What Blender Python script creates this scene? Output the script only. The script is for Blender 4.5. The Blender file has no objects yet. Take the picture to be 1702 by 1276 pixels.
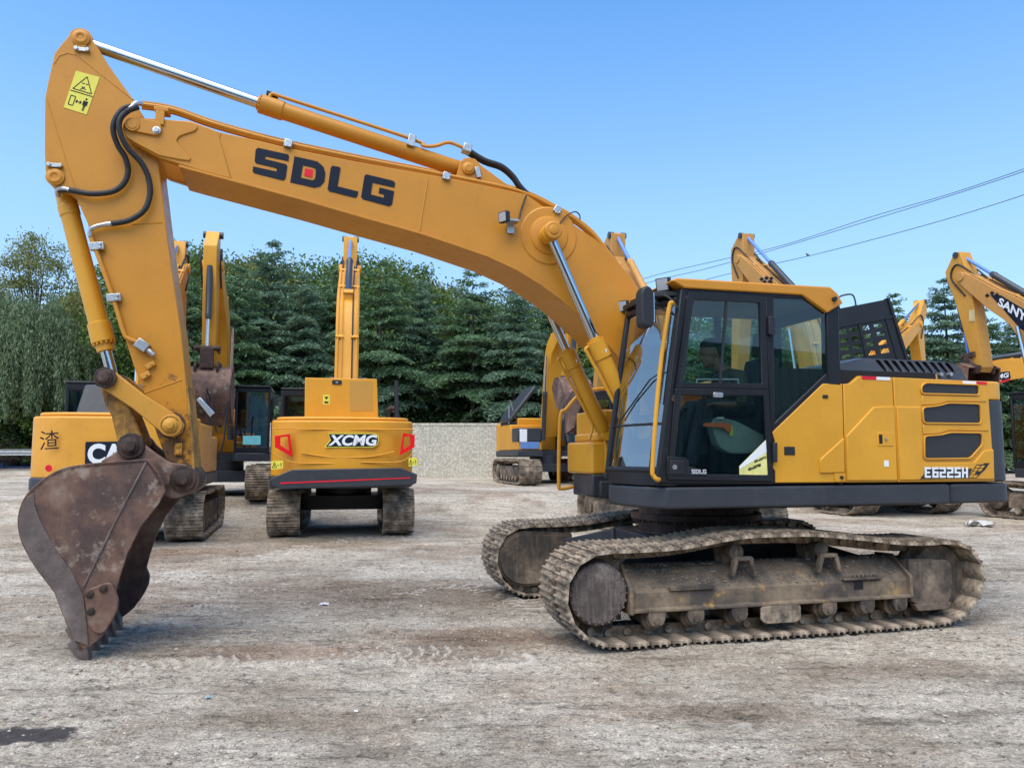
import bpy, bmesh, math, random
import numpy as np
from mathutils import Vector, Matrix
R = math.radians
rnd = random.Random(7)
SC = bpy.context.scene
COL = SC.collection

# ------------------------------------------------------------------ camera
F, CX, CY, HC = 1279.0, 851.0, 638.0, 1.6          # photograph's pixels
PITCH = math.atan(117 / 1279)
cd = bpy.data.cameras.new('camera'); cam = bpy.data.objects.new('camera', cd); COL.objects.link(cam)
cd.sensor_width = 36; cd.lens = 36 * F / 1702; cd.clip_start = .05; cd.clip_end = 2000
cam.location = (0, 0, HC); cam.rotation_euler = (R(90) + PITCH, 0, 0)
SC.camera = cam
# ------------------------------------------------------------------ world, sun, exposure
SUN_EL, SUN_AZ = R(62), R(205)      # azimuth clockwise from +Y; the sun is low behind the camera, softened
w = bpy.data.worlds.new('World'); SC.world = w; w.use_nodes = True
nt = w.node_tree; nt.nodes.clear()
wo = nt.nodes.new('ShaderNodeOutputWorld'); bg = nt.nodes.new('ShaderNodeBackground')
sky = nt.nodes.new('ShaderNodeTexSky'); sky.sky_type = 'NISHITA'; sky.sun_disc = False
sky.sun_elevation = SUN_EL; sky.sun_rotation = SUN_AZ; sky.air_density = 1.0; sky.dust_density = .6; sky.ozone_density = 1.6
tcw = nt.nodes.new('ShaderNodeTexCoord'); mw = nt.nodes.new('ShaderNodeVectorMath'); mw.operation = 'MULTIPLY_ADD'
mw.inputs[1].default_value = (1, 1, .62); mw.inputs[2].default_value = (0, 0, .20); nw = nt.nodes.new('ShaderNodeVectorMath'); nw.operation = 'NORMALIZE'
nt.links.new(tcw.outputs['Generated'], mw.inputs[0]); nt.links.new(mw.outputs[0], nw.inputs[0]); nt.links.new(nw.outputs[0], sky.inputs['Vector'])   # evens the sky out towards the horizon
sx_ = nt.nodes.new('ShaderNodeSeparateXYZ'); nt.links.new(tcw.outputs['Generated'], sx_.inputs[0])
tr = nt.nodes.new('ShaderNodeValToRGB'); nt.links.new(sx_.outputs[2], tr.inputs[0]); el_ = tr.color_ramp.elements      # deeper blue overhead, clear and pale low down
el_[0].position = .12; el_[0].color = (.98, 1.0, .95, 1); el_[1].position = .55; el_[1].color = (.46, .78, 1.0, 1); e3 = el_.new(.30); e3.color = (.86, 1.0, 1.0, 1)
tm = nt.nodes.new('ShaderNodeMix'); tm.data_type = 'RGBA'; tm.blend_type = 'MULTIPLY'; tm.inputs[0].default_value = 1
nt.links.new(sky.outputs[0], tm.inputs[6]); nt.links.new(tr.outputs[0], tm.inputs[7])
nt.links.new(tm.outputs[2], bg.inputs[0]); bg.inputs[1].default_value = .15
nt.links.new(bg.outputs[0], wo.inputs[0])
sl = bpy.data.lights.new('sun', 'SUN'); sun = bpy.data.objects.new('sun', sl); COL.objects.link(sun)
sl.energy = 2.3; sl.angle = R(70); sl.color = (1, .88, .70)
sun.rotation_euler = (R(90) - SUN_EL, 0, R(180) - SUN_AZ)
SC.view_settings.view_transform = 'Standard'; SC.view_settings.look = 'None'
SC.view_settings.exposure = 1.05; SC.view_settings.gamma = 1
SC.cycles.use_denoising = True
SC.cycles.max_bounces = 6; SC.cycles.transparent_max_bounces = 16; SC.cycles.caustics_reflective = False; SC.cycles.caustics_refractive = False

# ------------------------------------------------------------------ photograph <-> world
def ray(px, py):
    x = (px - CX) / F; z = -(py - CY) / F; c, s = math.cos(PITCH), math.sin(PITCH)
    return (x, c - s * z, s + c * z)
def W(px, py, Y):
    d = ray(px, py); t = Y / d[1]
    return (d[0] * t, Y, HC + d[2] * t)
class Frame:
    """a machine's own axes: origin on the ground, +x to its rear, -y its cab side"""
    def __init__(s, ox, oy, oz, a): s.o = (ox, oy, oz); s.a = a; s.c = math.cos(a); s.s = math.sin(a)
    def _l(s, px, py):
        d = ray(px, py)
        return (d[0]*s.c + d[1]*s.s, -d[0]*s.s + d[1]*s.c, d[2]), (-s.o[0]*s.c - s.o[1]*s.s, s.o[0]*s.s - s.o[1]*s.c, HC - s.o[2])
    def y(s, px, py, yl):
        l, o = s._l(px, py); t = (yl - o[1]) / l[1]
        return (o[0] + t*l[0], o[2] + t*l[2])
    def x(s, px, py, xl):
        l, o = s._l(px, py); t = (xl - o[0]) / l[0]
        return (o[1] + t*l[1], o[2] + t*l[2])
    def ys(s, pts, yl): return [s.y(p[0], p[1], yl) for p in pts]
    def y3(s, p, yl):
        q = s.y(p[0], p[1], yl); return (q[0], yl, q[1])

# ------------------------------------------------------------------ mesh helpers
def rot_to(d):
    return Vector((0, 0, 1)).rotation_difference(Vector(d).normalized()).to_matrix()
class MB:
    def __init__(s): s.v = []; s.f = []; s.m = []
    def add(s, vs, fs, m=0):
        b = len(s.v); s.v += [tuple(v) for v in vs]; s.f += [tuple(i + b for i in f) for f in fs]; s.m += [m] * len(fs); return s
    def bx(s, x0, x1, y0, y1, z0, z1, m=0):
        return s.add([(x0,y0,z0),(x1,y0,z0),(x1,y1,z0),(x0,y1,z0),(x0,y0,z1),(x1,y0,z1),(x1,y1,z1),(x0,y1,z1)],
              [(0,3,2,1),(4,5,6,7),(0,1,5,4),(1,2,6,5),(2,3,7,6),(3,0,4,7)], m)
    def obox(s, c, size, M, m=0):
        h = [q/2 for q in size]; c = Vector(c)
        vs = [c + M @ Vector((sx*h[0], sy*h[1], sz*h[2])) for sz in (-1,1) for (sx,sy) in ((-1,-1),(1,-1),(1,1),(-1,1))]
        return s.add(vs, [(0,3,2,1),(4,5,6,7),(0,1,5,4),(1,2,6,5),(2,3,7,6),(3,0,4,7)], m)
    def prism(s, poly, y0, y1, m=0):          # poly in (x,z), extruded along y
        n = len(poly)
        vs = [(p[0], y0, p[1]) for p in poly] + [(p[0], y1, p[1]) for p in poly]
        return s.add(vs, [tuple(range(n)), tuple(range(2*n-1, n-1, -1))] + [(i, n+i, n+(i+1)%n, (i+1)%n) for i in range(n)], m)
    def plan(s, poly, z0, z1, m=0):           # poly in (x,y), extruded along z
        n = len(poly)
        vs = [(p[0], p[1], z0) for p in poly] + [(p[0], p[1], z1) for p in poly]
        return s.add(vs, [tuple(range(n-1,-1,-1)), tuple(range(n, 2*n))] + [(i, (i+1)%n, n+(i+1)%n, n+i) for i in range(n)], m)
    def xprism(s, poly, x0, x1, m=0):         # poly in (y,z), extruded along x
        n = len(poly)
        vs = [(x0, p[0], p[1]) for p in poly] + [(x1, p[0], p[1]) for p in poly]
        return s.add(vs, [tuple(range(n)), tuple(range(2*n-1, n-1, -1))] + [(i, n+i, n+(i+1)%n, (i+1)%n) for i in range(n)], m)
    def tube(s, pts, r, n=10, m=0, caps=True):
        pts = [Vector(p) for p in pts]; k = len(pts); rs = r if isinstance(r, (list, tuple)) else [r]*k
        vs = []; prev = None
        for i, p in enumerate(pts):
            t = (pts[min(i+1, k-1)] - pts[max(i-1, 0)]).normalized()
            if prev is None: a = t.orthogonal().normalized()
            else:
                a = prev - t * prev.dot(t); a = a.normalized() if a.length > 1e-6 else t.orthogonal().normalized()
            prev = a; b = t.cross(a)
            vs += [p + (a*math.cos(q*2*math.pi/n) + b*math.sin(q*2*math.pi/n)) * rs[i] for q in range(n)]
        fs = [(i*n+j, i*n+(j+1)%n, (i+1)*n+(j+1)%n, (i+1)*n+j) for i in range(k-1) for j in range(n)]
        if caps: fs += [tuple(range(n-1,-1,-1)), tuple(range((k-1)*n, k*n))]
        return s.add(vs, fs, m)
    def cyl(s, p0, p1, r0, r1=None, n=20, m=0): return s.tube([p0, p1], [r0, r0 if r1 is None else r1], n, m)
    def lathe(s, o, d, prof, n=24, m=0):      # prof: (distance along d, radius)
        d = Vector(d).normalized()
        return s.tube2([Vector(o) + d*h for h, r in prof], d, [r for h, r in prof], n, m)
    def tube2(s, pts, d, rs, n, m):
        a = d.orthogonal().normalized(); b = d.cross(a); vs = []
        for p, r in zip(pts, rs): vs += [p + (a*math.cos(q*2*math.pi/n) + b*math.sin(q*2*math.pi/n))*max(r, 1e-4) for q in range(n)]
        k = len(pts)
        fs = [(i*n+j, i*n+(j+1)%n, (i+1)*n+(j+1)%n, (i+1)*n+j) for i in range(k-1) for j in range(n)]
        fs += [tuple(range(n-1,-1,-1)), tuple(range((k-1)*n, k*n))]
        return s.add(vs, fs, m)
    def ball(s, c, r, n=12, k=8, m=0):
        rr = r if isinstance(r, (list, tuple)) else (r, r, r)
        vs = []; fs = []
        for i in range(k+1):
            th = math.pi*i/k
            for j in range(n): vs.append((c[0]+rr[0]*math.sin(th)*math.cos(2*math.pi*j/n), c[1]+rr[1]*math.sin(th)*math.sin(2*math.pi*j/n), c[2]+rr[2]*math.cos(th)))
        for i in range(k):
            for j in range(n): fs.append((i*n+j, (i+1)*n+j, (i+1)*n+(j+1)%n, i*n+(j+1)%n))
        return s.add(vs, fs, m)
    def ring(s, outer, inner, y0, y1, m=0):   # plate with a hole, both outlines in (x,z), same count
        n = len(outer)
        vs = [(p[0],y0,p[1]) for p in outer]+[(p[0],y0,p[1]) for p in inner]+[(p[0],y1,p[1]) for p in outer]+[(p[0],y1,p[1]) for p in inner]
        fs = []
        for i in range(n):
            j = (i+1)%n
            fs += [(i,j,n+j,n+i),(2*n+i,3*n+i,3*n+j,2*n+j),(i,2*n+i,2*n+j,j),(n+i,n+j,3*n+j,3*n+i)]
        return s.add(vs, fs, m)
    def build(s, name, mats, parent=None, bevel=0, smooth=32, seg=2, label=None):
        me = bpy.data.meshes.new(name); me.from_pydata(s.v, [], s.f)
        mats = mats if isinstance(mats, (list, tuple)) else [mats]
        for q in mats: me.materials.append(q)
        if len(mats) > 1: me.polygons.foreach_set('material_index', s.m)
        bm = bmesh.new(); bm.from_mesh(me)
        bmesh.ops.remove_doubles(bm, verts=bm.verts, dist=1e-6) if len(s.v) < 60000 and not bevel else None
        bmesh.ops.recalc_face_normals(bm, faces=bm.faces); bm.to_mesh(me); bm.free()
        if smooth:
            me.polygons.foreach_set('use_smooth', [True]*len(me.polygons)); me.set_sharp_from_angle(angle=R(smooth))
        return link(name, me, parent, bevel, seg, label)
def link(name, me, parent=None, bevel=0, seg=2, label=None):
    o = bpy.data.objects.new(name, me); COL.objects.link(o)
    if parent: o.parent = parent
    if bevel:
        b = o.modifiers.new('bevel', 'BEVEL'); b.width = bevel; b.segments = seg; b.limit_method = 'ANGLE'; b.angle_limit = R(40)
    if label: o['label'] = label
    return o
def thing(name, label, cat, loc=(0,0,0), rz=0, group=None):
    o = bpy.data.objects.new(name, None); COL.objects.link(o); o.location = loc; o.rotation_euler = (0,0,rz); o.empty_display_size = .2
    return tag(o, label, cat, group)
def tag(o, label, cat, group=None):
    o['label'] = label; o['category'] = cat
    if group: o['group'] = group
    return o
def struct(o): o['kind'] = 'structure'; return o
def arc(c, r, a0, a1, n):                      # points on a circle in a 2D plane
    return [(c[0]+r*math.cos(R(a0+(a1-a0)*i/n)), c[1]+r*math.sin(R(a0+(a1-a0)*i/n))) for i in range(n+1)]
def round_poly(pts, r, n=4):                   # rounds every corner of a polygon
    out = []; k = len(pts)
    for i in range(k):
        p0, p, p1 = Vector(pts[i-1]), Vector(pts[i]), Vector(pts[(i+1)%k])
        a = (p0-p); b = (p1-p); q = min(r, a.length*.45, b.length*.45)
        A = p + a.normalized()*q; B = p + b.normalized()*q
        for j in range(n+1):
            t = j/n; out.append(tuple(A*(1-t)**2 + p*2*t*(1-t) + B*t*t))
    return out
def spline(pts, n=8):                          # smooth curve through points
    P = [Vector(p) for p in pts]; out = []
    for i in range(len(P)-1):
        p0 = P[max(i-1,0)]; p1 = P[i]; p2 = P[i+1]; p3 = P[min(i+2,len(P)-1)]
        for j in range(n):
            t = j/n
            out.append(.5*((2*p1)+(p2-p0)*t+(2*p0-5*p1+4*p2-p3)*t*t+(3*p1-p0-3*p2+p3)*t**3))
    out.append(P[-1]); return out
_dg = None
def text(s, fn, mat, parent, name='lettering', bold=.0, shear=0., font_space=1.0):
    """flat lettering; fn(u,v) places the text's box, u along, v up, each 0..1"""
    c = bpy.data.curves.new(name, 'FONT'); c.body = s; c.offset = bold; c.shear = shear; c.space_character = font_space; c.resolution_u = 4
    o = bpy.data.objects.new(name, c); COL.objects.link(o)
    dg = bpy.context.evaluated_depsgraph_get(); me = bpy.data.meshes.new_from_object(o.evaluated_get(dg))
    COL.objects.unlink(o); bpy.data.objects.remove(o)
    xs = [v.co.x for v in me.vertices]; ys = [v.co.y for v in me.vertices]
    x0, x1, y0, y1 = min(xs), max(xs), min(ys), max(ys)
    for v in me.vertices: v.co = fn((v.co.x-x0)/(x1-x0), (v.co.y-y0)/(y1-y0))
    me.materials.clear(); me.materials.append(mat); me.name = name
    return link(name, me, parent)
def quad(a, b, c, d):                          # a lower left, b lower right, c upper right, d upper left
    a, b, c, d = map(Vector, (a, b, c, d))
    return lambda u, v: (a*(1-u)+b*u)*(1-v) + (d*(1-u)+c*u)*v

# ------------------------------------------------------------------ materials
MAT = {}
def nmat(name):
    m = bpy.data.materials.new(name); m.use_nodes = True; MAT[name] = m
    n = m.node_tree.nodes; return m, n, m.node_tree.links, n['Principled BSDF']
def noise(n, l, scale, detail=6, rough=.6, coord=None, vec=None):
    t = n.new('ShaderNodeTexNoise'); t.inputs['Scale'].default_value = scale; t.inputs['Detail'].default_value = detail; t.inputs['Roughness'].default_value = rough
    if vec is None:
        c = n.new('ShaderNodeTexCoord'); vec = c.outputs['Object']
    l.new(vec, t.inputs['Vector']); return t.outputs['Fac']
def ramp(n, l, fac, stops):
    r = n.new('ShaderNodeValToRGB'); e = r.color_ramp.elements
    while len(e) < len(stops): e.new(.5)
    for q, (p, c) in zip(e, stops): q.position = p; q.color = (c[0], c[1], c[2], 1) if isinstance(c, tuple) else (c, c, c, 1)
    l.new(fac, r.inputs['Fac']); return r.outputs['Color']
def mix(n, l, fac, a, b):
    x = n.new('ShaderNodeMix'); x.data_type = 'RGBA'
    for v, i in ((fac, 0), (a, 6), (b, 7)):
        if hasattr(v, 'links'): l.new(v, x.inputs[i])
        else: x.inputs[i].default_value = v if i == 0 else (v[0], v[1], v[2], 1)
    return x.outputs[2]
def scaled(n, l, sx, sy, sz):
    c = n.new('ShaderNodeTexCoord'); m = n.new('ShaderNodeMapping'); m.inputs['Scale'].default_value = (sx, sy, sz)
    l.new(c.outputs['Object'], m.inputs['Vector']); return m.outputs['Vector']
def bump(n, l, b, h, strength=.2, dist=.01):
    k = n.new('ShaderNodeBump'); k.inputs['Strength'].default_value = strength; k.inputs['Distance'].default_value = dist
    l.new(h, k.inputs['Height']); l.new(k.outputs[0], b.inputs['Normal'])
def plain(name, c, rough=.5, metal=0., var=.12, spec=.5, scale=6, coat=0, bumpy=0):
    m, n, l, b = nmat(name)
    f = noise(n, l, scale)
    l.new(ramp(n, l, f, [(.3, tuple(x*(1-var) for x in c)), (.7, tuple(min(1, x*(1+var)) for x in c))]), b.inputs['Base Color'])
    b.inputs['Metallic'].default_value = metal; b.inputs['Specular IOR Level'].default_value = spec; b.inputs['Coat Weight'].default_value = coat
    l.new(ramp(n, l, noise(n, l, scale*4), [(.3, max(0, rough-.08)), (.7, min(1, rough+.08))]), b.inputs['Roughness'])
    if bumpy: bump(n, l, b, noise(n, l, scale*12), bumpy)
    return m
def paint(name, c, dirt=(.16,.11,.06), amount=.5, rough=.38, spec=.35, wear=None):
    """machine paint: slight fading, dust film, specks and fine scratches"""
    m, n, l, b = nmat(name)
    f1 = noise(n, l, 1.3, 5); f2 = noise(n, l, 9, 8, .7); f3 = noise(n, l, 60, 3)
    base = mix(n, l, ramp(n, l, f1, [(.3, 0.), (.75, 1.)]), tuple(x*.9 for x in c), tuple(min(1, x*1.08+.004) for x in c))
    base = mix(n, l, ramp(n, l, f2, [(.56, 0.), (.8, .55*amount)]), base, dirt)
    base = mix(n, l, ramp(n, l, f3, [(.68, 0.), (.76, .9*amount)]), base, tuple(x*.35 for x in dirt))
    str_ = noise(n, l, 1, 4, .6, vec=scaled(n, l, 26, 26, 1.6))
    base = mix(n, l, ramp(n, l, str_, [(.60, 0.), (.85, .35*amount)]), base, dirt)
    if wear:                                    # rubbed and rusty towards the foot: wear = (height where it starts, height where it is full)
        tcz = n.new('ShaderNodeTexCoord'); sz = n.new('ShaderNodeSeparateXYZ'); l.new(tcz.outputs['Object'], sz.inputs[0])
        mr = n.new('ShaderNodeMapRange'); mr.inputs[1].default_value = wear[0]; mr.inputs[2].default_value = wear[1]; l.new(sz.outputs[2], mr.inputs[0])
        ww = n.new('ShaderNodeMath'); ww.operation = 'MULTIPLY_ADD'; ww.inputs[1].default_value = .32; l.new(mr.outputs[0], ww.inputs[0]); l.new(noise(n, l, 4.5, 9, .72), ww.inputs[2])
        base = mix(n, l, ramp(n, l, ww.outputs[0], [(.68, 0.), (.80, .85)]), base, (.085,.045,.026))
        w2 = n.new('ShaderNodeMath'); w2.operation = 'MULTIPLY_ADD'; w2.inputs[1].default_value = .25; l.new(mr.outputs[0], w2.inputs[0]); l.new(noise(n, l, 22, 6, .7), w2.inputs[2])
        base = mix(n, l, ramp(n, l, w2.outputs[0], [(.70, 0.), (.78, .8)]), base, (.055,.035,.024))
    l.new(base, b.inputs['Base Color'])
    l.new(ramp(n, l, f2, [(.3, rough-.06), (.75, rough+.22)]), b.inputs['Roughness'])
    b.inputs['Specular IOR Level'].default_value = spec; b.inputs['Coat Weight'].default_value = .06; b.inputs['Coat Roughness'].default_value = .18
    bump(n, l, b, f1, .06, .02)
    return m
def worn(name, c, c2, c3, s=3., rough=.75, p=(.42,.56,.66), bp=.4, streak=.45, patch=None):
    """three-colour weathered metal or dirt"""
    m, n, l, b = nmat(name)
    f = noise(n, l, s, 10, .68); g = noise(n, l, s*5, 8, .7)
    base = ramp(n, l, f, [(p[0], c), (p[1], c2), (p[2], c3)])
    base = mix(n, l, ramp(n, l, g, [(.5, 0.), (.72, .6)]), base, tuple(x*.55 for x in c))
    st = noise(n, l, 1, 5, .6, vec=scaled(n, l, s*9, s*9, s*.8))
    base = mix(n, l, ramp(n, l, st, [(.52, 0.), (.75, streak)]), base, tuple(min(1, x*1.35) for x in c3))
    if patch: base = mix(n, l, ramp(n, l, noise(n, l, s*2.3, 8, .72), [(.57, 0.), (.66, .8)]), base, patch); base = mix(n, l, ramp(n, l, noise(n, l, s*1.1, 7, .7), [(.30, .7), (.42, 0.)]), base, tuple(x*.45 for x in c))
    l.new(base, b.inputs['Base Color']); b.inputs['Roughness'].default_value = rough; b.inputs['Specular IOR Level'].default_value = .35
    bump(n, l, b, g, bp, .01)
    return m
YEL  = paint('yellow_boom_paint', (.56,.228,.016), amount=.65)
YELST = paint('stick_yellow_paint', (.55,.225,.015), amount=.55, wear=(2.7,1.3))
YEL2 = paint('yellow_panel_paint', (.64,.302,.020), amount=.4, rough=.34)
YELW = paint('worn_yellow_paint', (.58,.275,.035), dirt=(.07,.04,.025), amount=1.0, rough=.42)
YELC = paint('ochre_yellow_paint', (.66,.30,.03), amount=.5)
YELX = paint('orange_yellow_paint', (.64,.285,.018), amount=.45)
YELS = paint('dusty_orange_paint', (.52,.25,.06), amount=.9, rough=.55)
GREY = paint('dark_grey_paint', (.033,.036,.043), dirt=(.13,.12,.11), amount=.45, rough=.42)
BLK  = paint('black_cab_paint', (.013,.014,.017), dirt=(.09,.085,.08), amount=.25, rough=.36, spec=.22)
PLAS = plain('black_plastic', (.012,.012,.014), .55)
RUB  = plain('rubber_hose', (.014,.014,.015), .6)
SEAL = plain('window_seal', (.008,.008,.01), .5)
INT  = plain('cab_interior_grey', (.045,.052,.055), .75)
CONS = plain('console_grey_green', (.22,.25,.21), .6)
CHROME = plain('chrome_rod', (.55,.56,.57), .14, 1.0, .03)
STEEL = plain('zinc_steel', (.48,.47,.44), .38, .9, .2, scale=30)
RED  = plain('red_lens', (.72,.008,.012), .4, spec=.25)
REDD = plain('red_decal', (.66,.012,.03), .5, spec=.25)
WHT  = plain('white_decal', (.74,.75,.76), .45, var=.06)
NAVY = plain('dark_blue_decal', (.008,.012,.024), .5, spec=.2)
ORG  = plain('orange_lever', (.72,.13,.03), .4)
STKY = plain('sticker_yellow', (.72,.62,.06), .45, var=.06)
BLUEP = plain('blue_plastic', (.10,.22,.48), .5)
PAPER = plain('pale_blue_paper', (.20,.62,.66), .6)
ROD  = plain('blue_wrapped_rod', (.10,.22,.62), .35, var=.15)
DCYL = plain('dark_cylinder_paint', (.030,.034,.042), .35)
TRK  = worn('dusty_track_steel', (.12,.095,.072), (.35,.27,.19), (.54,.455,.355), 5, .85, streak=.2)
TRKF = worn('track_frame_grime', (.06,.050,.042), (.175,.13,.093), (.32,.25,.18), 2.6, .85, streak=.25)
TRKY = worn('track_frame_worn_yellow', (.085,.070,.058), (.20,.148,.10), (.35,.27,.18), 2.2, .8, (.42,.56,.76), streak=.12, patch=(.42,.26,.085))
MUD  = worn('dry_mud', (.18,.145,.115), (.28,.235,.19), (.38,.33,.28), 9, .95, bp=.9)
BUCK = worn('rusty_bucket_steel', (.075,.047,.042), (.175,.096,.066), (.32,.235,.185), 1.7, .6, (.40, .54, .72), streak=.10, patch=(.33,.26,.20))
BUCG = worn('bare_bucket_steel', (.105,.08,.072), (.17,.133,.12), (.27,.225,.20), 2.2, .5, streak=.12, patch=(.12,.072,.056))
DISC = worn('worn_cover_steel', (.085,.066,.057), (.17,.135,.115), (.29,.24,.205), 4.5, .6, streak=.3)
RUST = worn('rust_dark', (.035,.024,.020), (.075,.045,.034), (.13,.085,.06), 5, .75)
LINKM = worn('rusty_yellow_link', (.11,.055,.025), (.30,.15,.03), (.48,.25,.045), 5, .6, (.36,.48,.58))
DARK = plain('dark_void', (.006,.006,.007), .8)
SKIN = plain('skin', (.17,.095,.062), .6, var=.06)
HAIR = plain('black_hair', (.010,.009,.009), .55)
SHIRT = plain('dark_olive_shirt', (.030,.030,.024), .85)
JEAN = plain('dark_trousers', (.018,.022,.035), .85)
def glass(name, tint, refl=.0, f0=1.45):
    m, n, l, b = nmat(name); n.remove(b)
    out = n['Material Output']; t = n.new('ShaderNodeBsdfTransparent'); g = n.new('ShaderNodeBsdfGlossy'); g.inputs['Roughness'].default_value = .01
    t.inputs[0].default_value = (*tint, 1); g.inputs[0].default_value = (.95,.97,1,1)
    fr = n.new('ShaderNodeFresnel'); 
    gm = n.new('ShaderNodeNewGeometry'); bi = n.new('ShaderNodeMath'); bi.operation = 'MULTIPLY_ADD'; bi.inputs[1].default_value = 1/f0-f0; bi.inputs[2].default_value = f0
    l.new(gm.outputs['Backfacing'], bi.inputs[0]); l.new(bi.outputs[0], fr.inputs['IOR'])      # same mirror strength from both faces of the pane
    ad = n.new('ShaderNodeMath'); ad.operation = 'ADD'; ad.inputs[1].default_value = refl; ad.use_clamp = True; l.new(fr.outputs[0], ad.inputs[0])
    mx = n.new('ShaderNodeMixShader'); l.new(ad.outputs[0], mx.inputs[0]); l.new(t.outputs[0], mx.inputs[1]); l.new(g.outputs[0], mx.inputs[2])
    # dust specks lying on the pane
    d = n.new('ShaderNodeBsdfDiffuse'); d.inputs[0].default_value = (.5,.5,.48,1)
    f = ramp(n, l, noise(n, l, 55, 2), [(.72, 0.), (.76, .55)]); k = ramp(n, l, noise(n, l, 4, 3), [(.55, 0.), (.66, 1.)])
    mm = n.new('ShaderNodeMath'); mm.operation = 'MULTIPLY'; l.new(f, mm.inputs[0]); l.new(k, mm.inputs[1])
    m2 = n.new('ShaderNodeMixShader'); l.new(mm.outputs[0], m2.inputs[0]); l.new(mx.outputs[0], m2.inputs[1]); l.new(d.outputs[0], m2.inputs[2])
    l.new(m2.outputs[0], out.inputs[0]); return m
GLS = glass('tinted_glass', (.80,.90,.88), .0)
GLSW = glass('windshield_glass', (.62,.70,.70), .24)
GLSD = glass('dark_glass', (.66,.76,.76), .0)
MIRR = plain('mirror_face', (.80,.84,.88), .03, 1.0, .01)
def mesh_mat(name, scale, c=(.014,.014,.016)):
    """perforated sheet: round holes in a hexagonal pattern, seen in the x-z plane"""
    m, n, l, b = nmat(name)
    tc = n.new('ShaderNodeTexCoord'); v = n.new('ShaderNodeTexVoronoi'); v.inputs['Scale'].default_value = scale; v.inputs['Randomness'].default_value = 0
    mp = n.new('ShaderNodeMapping'); mp.inputs['Scale'].default_value = (1, .0, 1.15); mp.inputs['Rotation'].default_value = (0, R(45), 0)
    l.new(tc.outputs['Object'], mp.inputs[0]); l.new(mp.outputs[0], v.inputs['Vector'])
    col = ramp(n, l, v.outputs['Distance'], [(.30, (.002,.002,.003)), (.36, tuple(x*2.2 for x in c))])
    l.new(col, b.inputs['Base Color']); b.inputs['Roughness'].default_value = .45
    bump(n, l, b, ramp(n, l, v.outputs['Distance'], [(.28, 0.), (.38, 1.)]), .8, .004)
    return m
GRIL = mesh_mat('perforated_grille', 70)
# ================================================================== main excavator
HF = Frame(1.96, 8.33, 0, R(15))
hero = thing('excavator', 'yellow excavator with SDLG on its boom and a man in its cab, bucket on the dirt', 'excavator', HF.o, HF.a)
hero['label'] = 'large yellow excavator nearest the camera, boom arched left, rusty bucket resting on the dirt'
def plate(outer, holes, y0, y1):
    """flat plate in the x-z plane with cut-outs"""
    bm = bmesh.new()
    for loop in [outer] + holes:
        vs = [bm.verts.new((p[0], y0, p[1])) for p in loop]
        for i in range(len(vs)): bm.edges.new((vs[i-1], vs[i]))
    bmesh.ops.triangle_fill(bm, use_beauty=True, use_dissolve=False, edges=bm.edges[:])
    g = bmesh.ops.extrude_face_region(bm, geom=bm.faces[:])
    bmesh.ops.translate(bm, verts=[v for v in g['geom'] if isinstance(v, bmesh.types.BMVert)], vec=(0, y1-y0, 0))
    bmesh.ops.recalc_face_normals(bm, faces=bm.faces)
    me = bpy.data.meshes.new('plate'); bm.to_mesh(me); bm.free()
    mb = MB(); mb.v = [tuple(v.co) for v in me.vertices]; mb.f = [tuple(p.vertices) for p in me.polygons]; mb.m = [0]*len(mb.f)
    return mb
def off(poly, d):                              # grow an outline outward by d
    k = len(poly); a = sum(poly[i-1][0]*poly[i][1]-poly[i][0]*poly[i-1][1] for i in range(k)); s = 1 if a > 0 else -1; out = []
    for i in range(k):
        p0, p, p1 = Vector(poly[i-1]), Vector(poly[i]), Vector(poly[(i+1)%k])
        e0 = (p-p0).normalized(); e1 = (p1-p).normalized()
        nrm = Vector((e0.y+e1.y, -e0.x-e1.x)); nrm = nrm.normalized() if nrm.length > 1e-6 else Vector((e0.y, -e0.x))
        out.append(tuple(p + nrm*d*s))
    return out

# ---------------------------------------------------------------- crawlers
def resample(path, n):
    P = [Vector(p) for p in path]; P.append(P[0]); d = [0]
    for i in range(1, len(P)): d.append(d[-1] + (P[i]-P[i-1]).length)
    L = d[-1]; out = []; j = 0
    for i in range(n):
        t = L*i/n
        while d[j+1] < t: j += 1
        out.append(P[j].lerp(P[j+1], (t-d[j])/(d[j+1]-d[j])))
    return out, L
px_path = [(1590,1037),(1616,1020),(1634,990),(1641,961),(1637,935),(1619,908),(1592,895),(1563,898),(1510,899),(1480,896),(1451,892),(1418,889),
           (1353,883),(1321,884),(1256,885),(1218,889),(1185,896),(1156,902),(1118,907),(1080,909),(1045,911),(1004,911),(978,917),(955,935),(939,962),(934,990),(936,1010),(943,1032),(955,1052),(972,1069)]
path = [(-1.62, 0.), (1.60, 0.)] + [HF.y(a, b, -1.49) for a, b in px_path]
path = [(p[0], max(p[1], 0)) for p in path]
N_SHOE = 49
pts, LEN = resample(path, 490)
sm = []
for i in range(490):
    q = Vector((0, 0))
    for k in range(-9, 10): q += pts[(i+k) % 490]
    sm.append(q/19)
sm = [Vector((p.x, max(p.y, .0))) for p in sm]
PITCHS = LEN / N_SHOE
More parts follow.
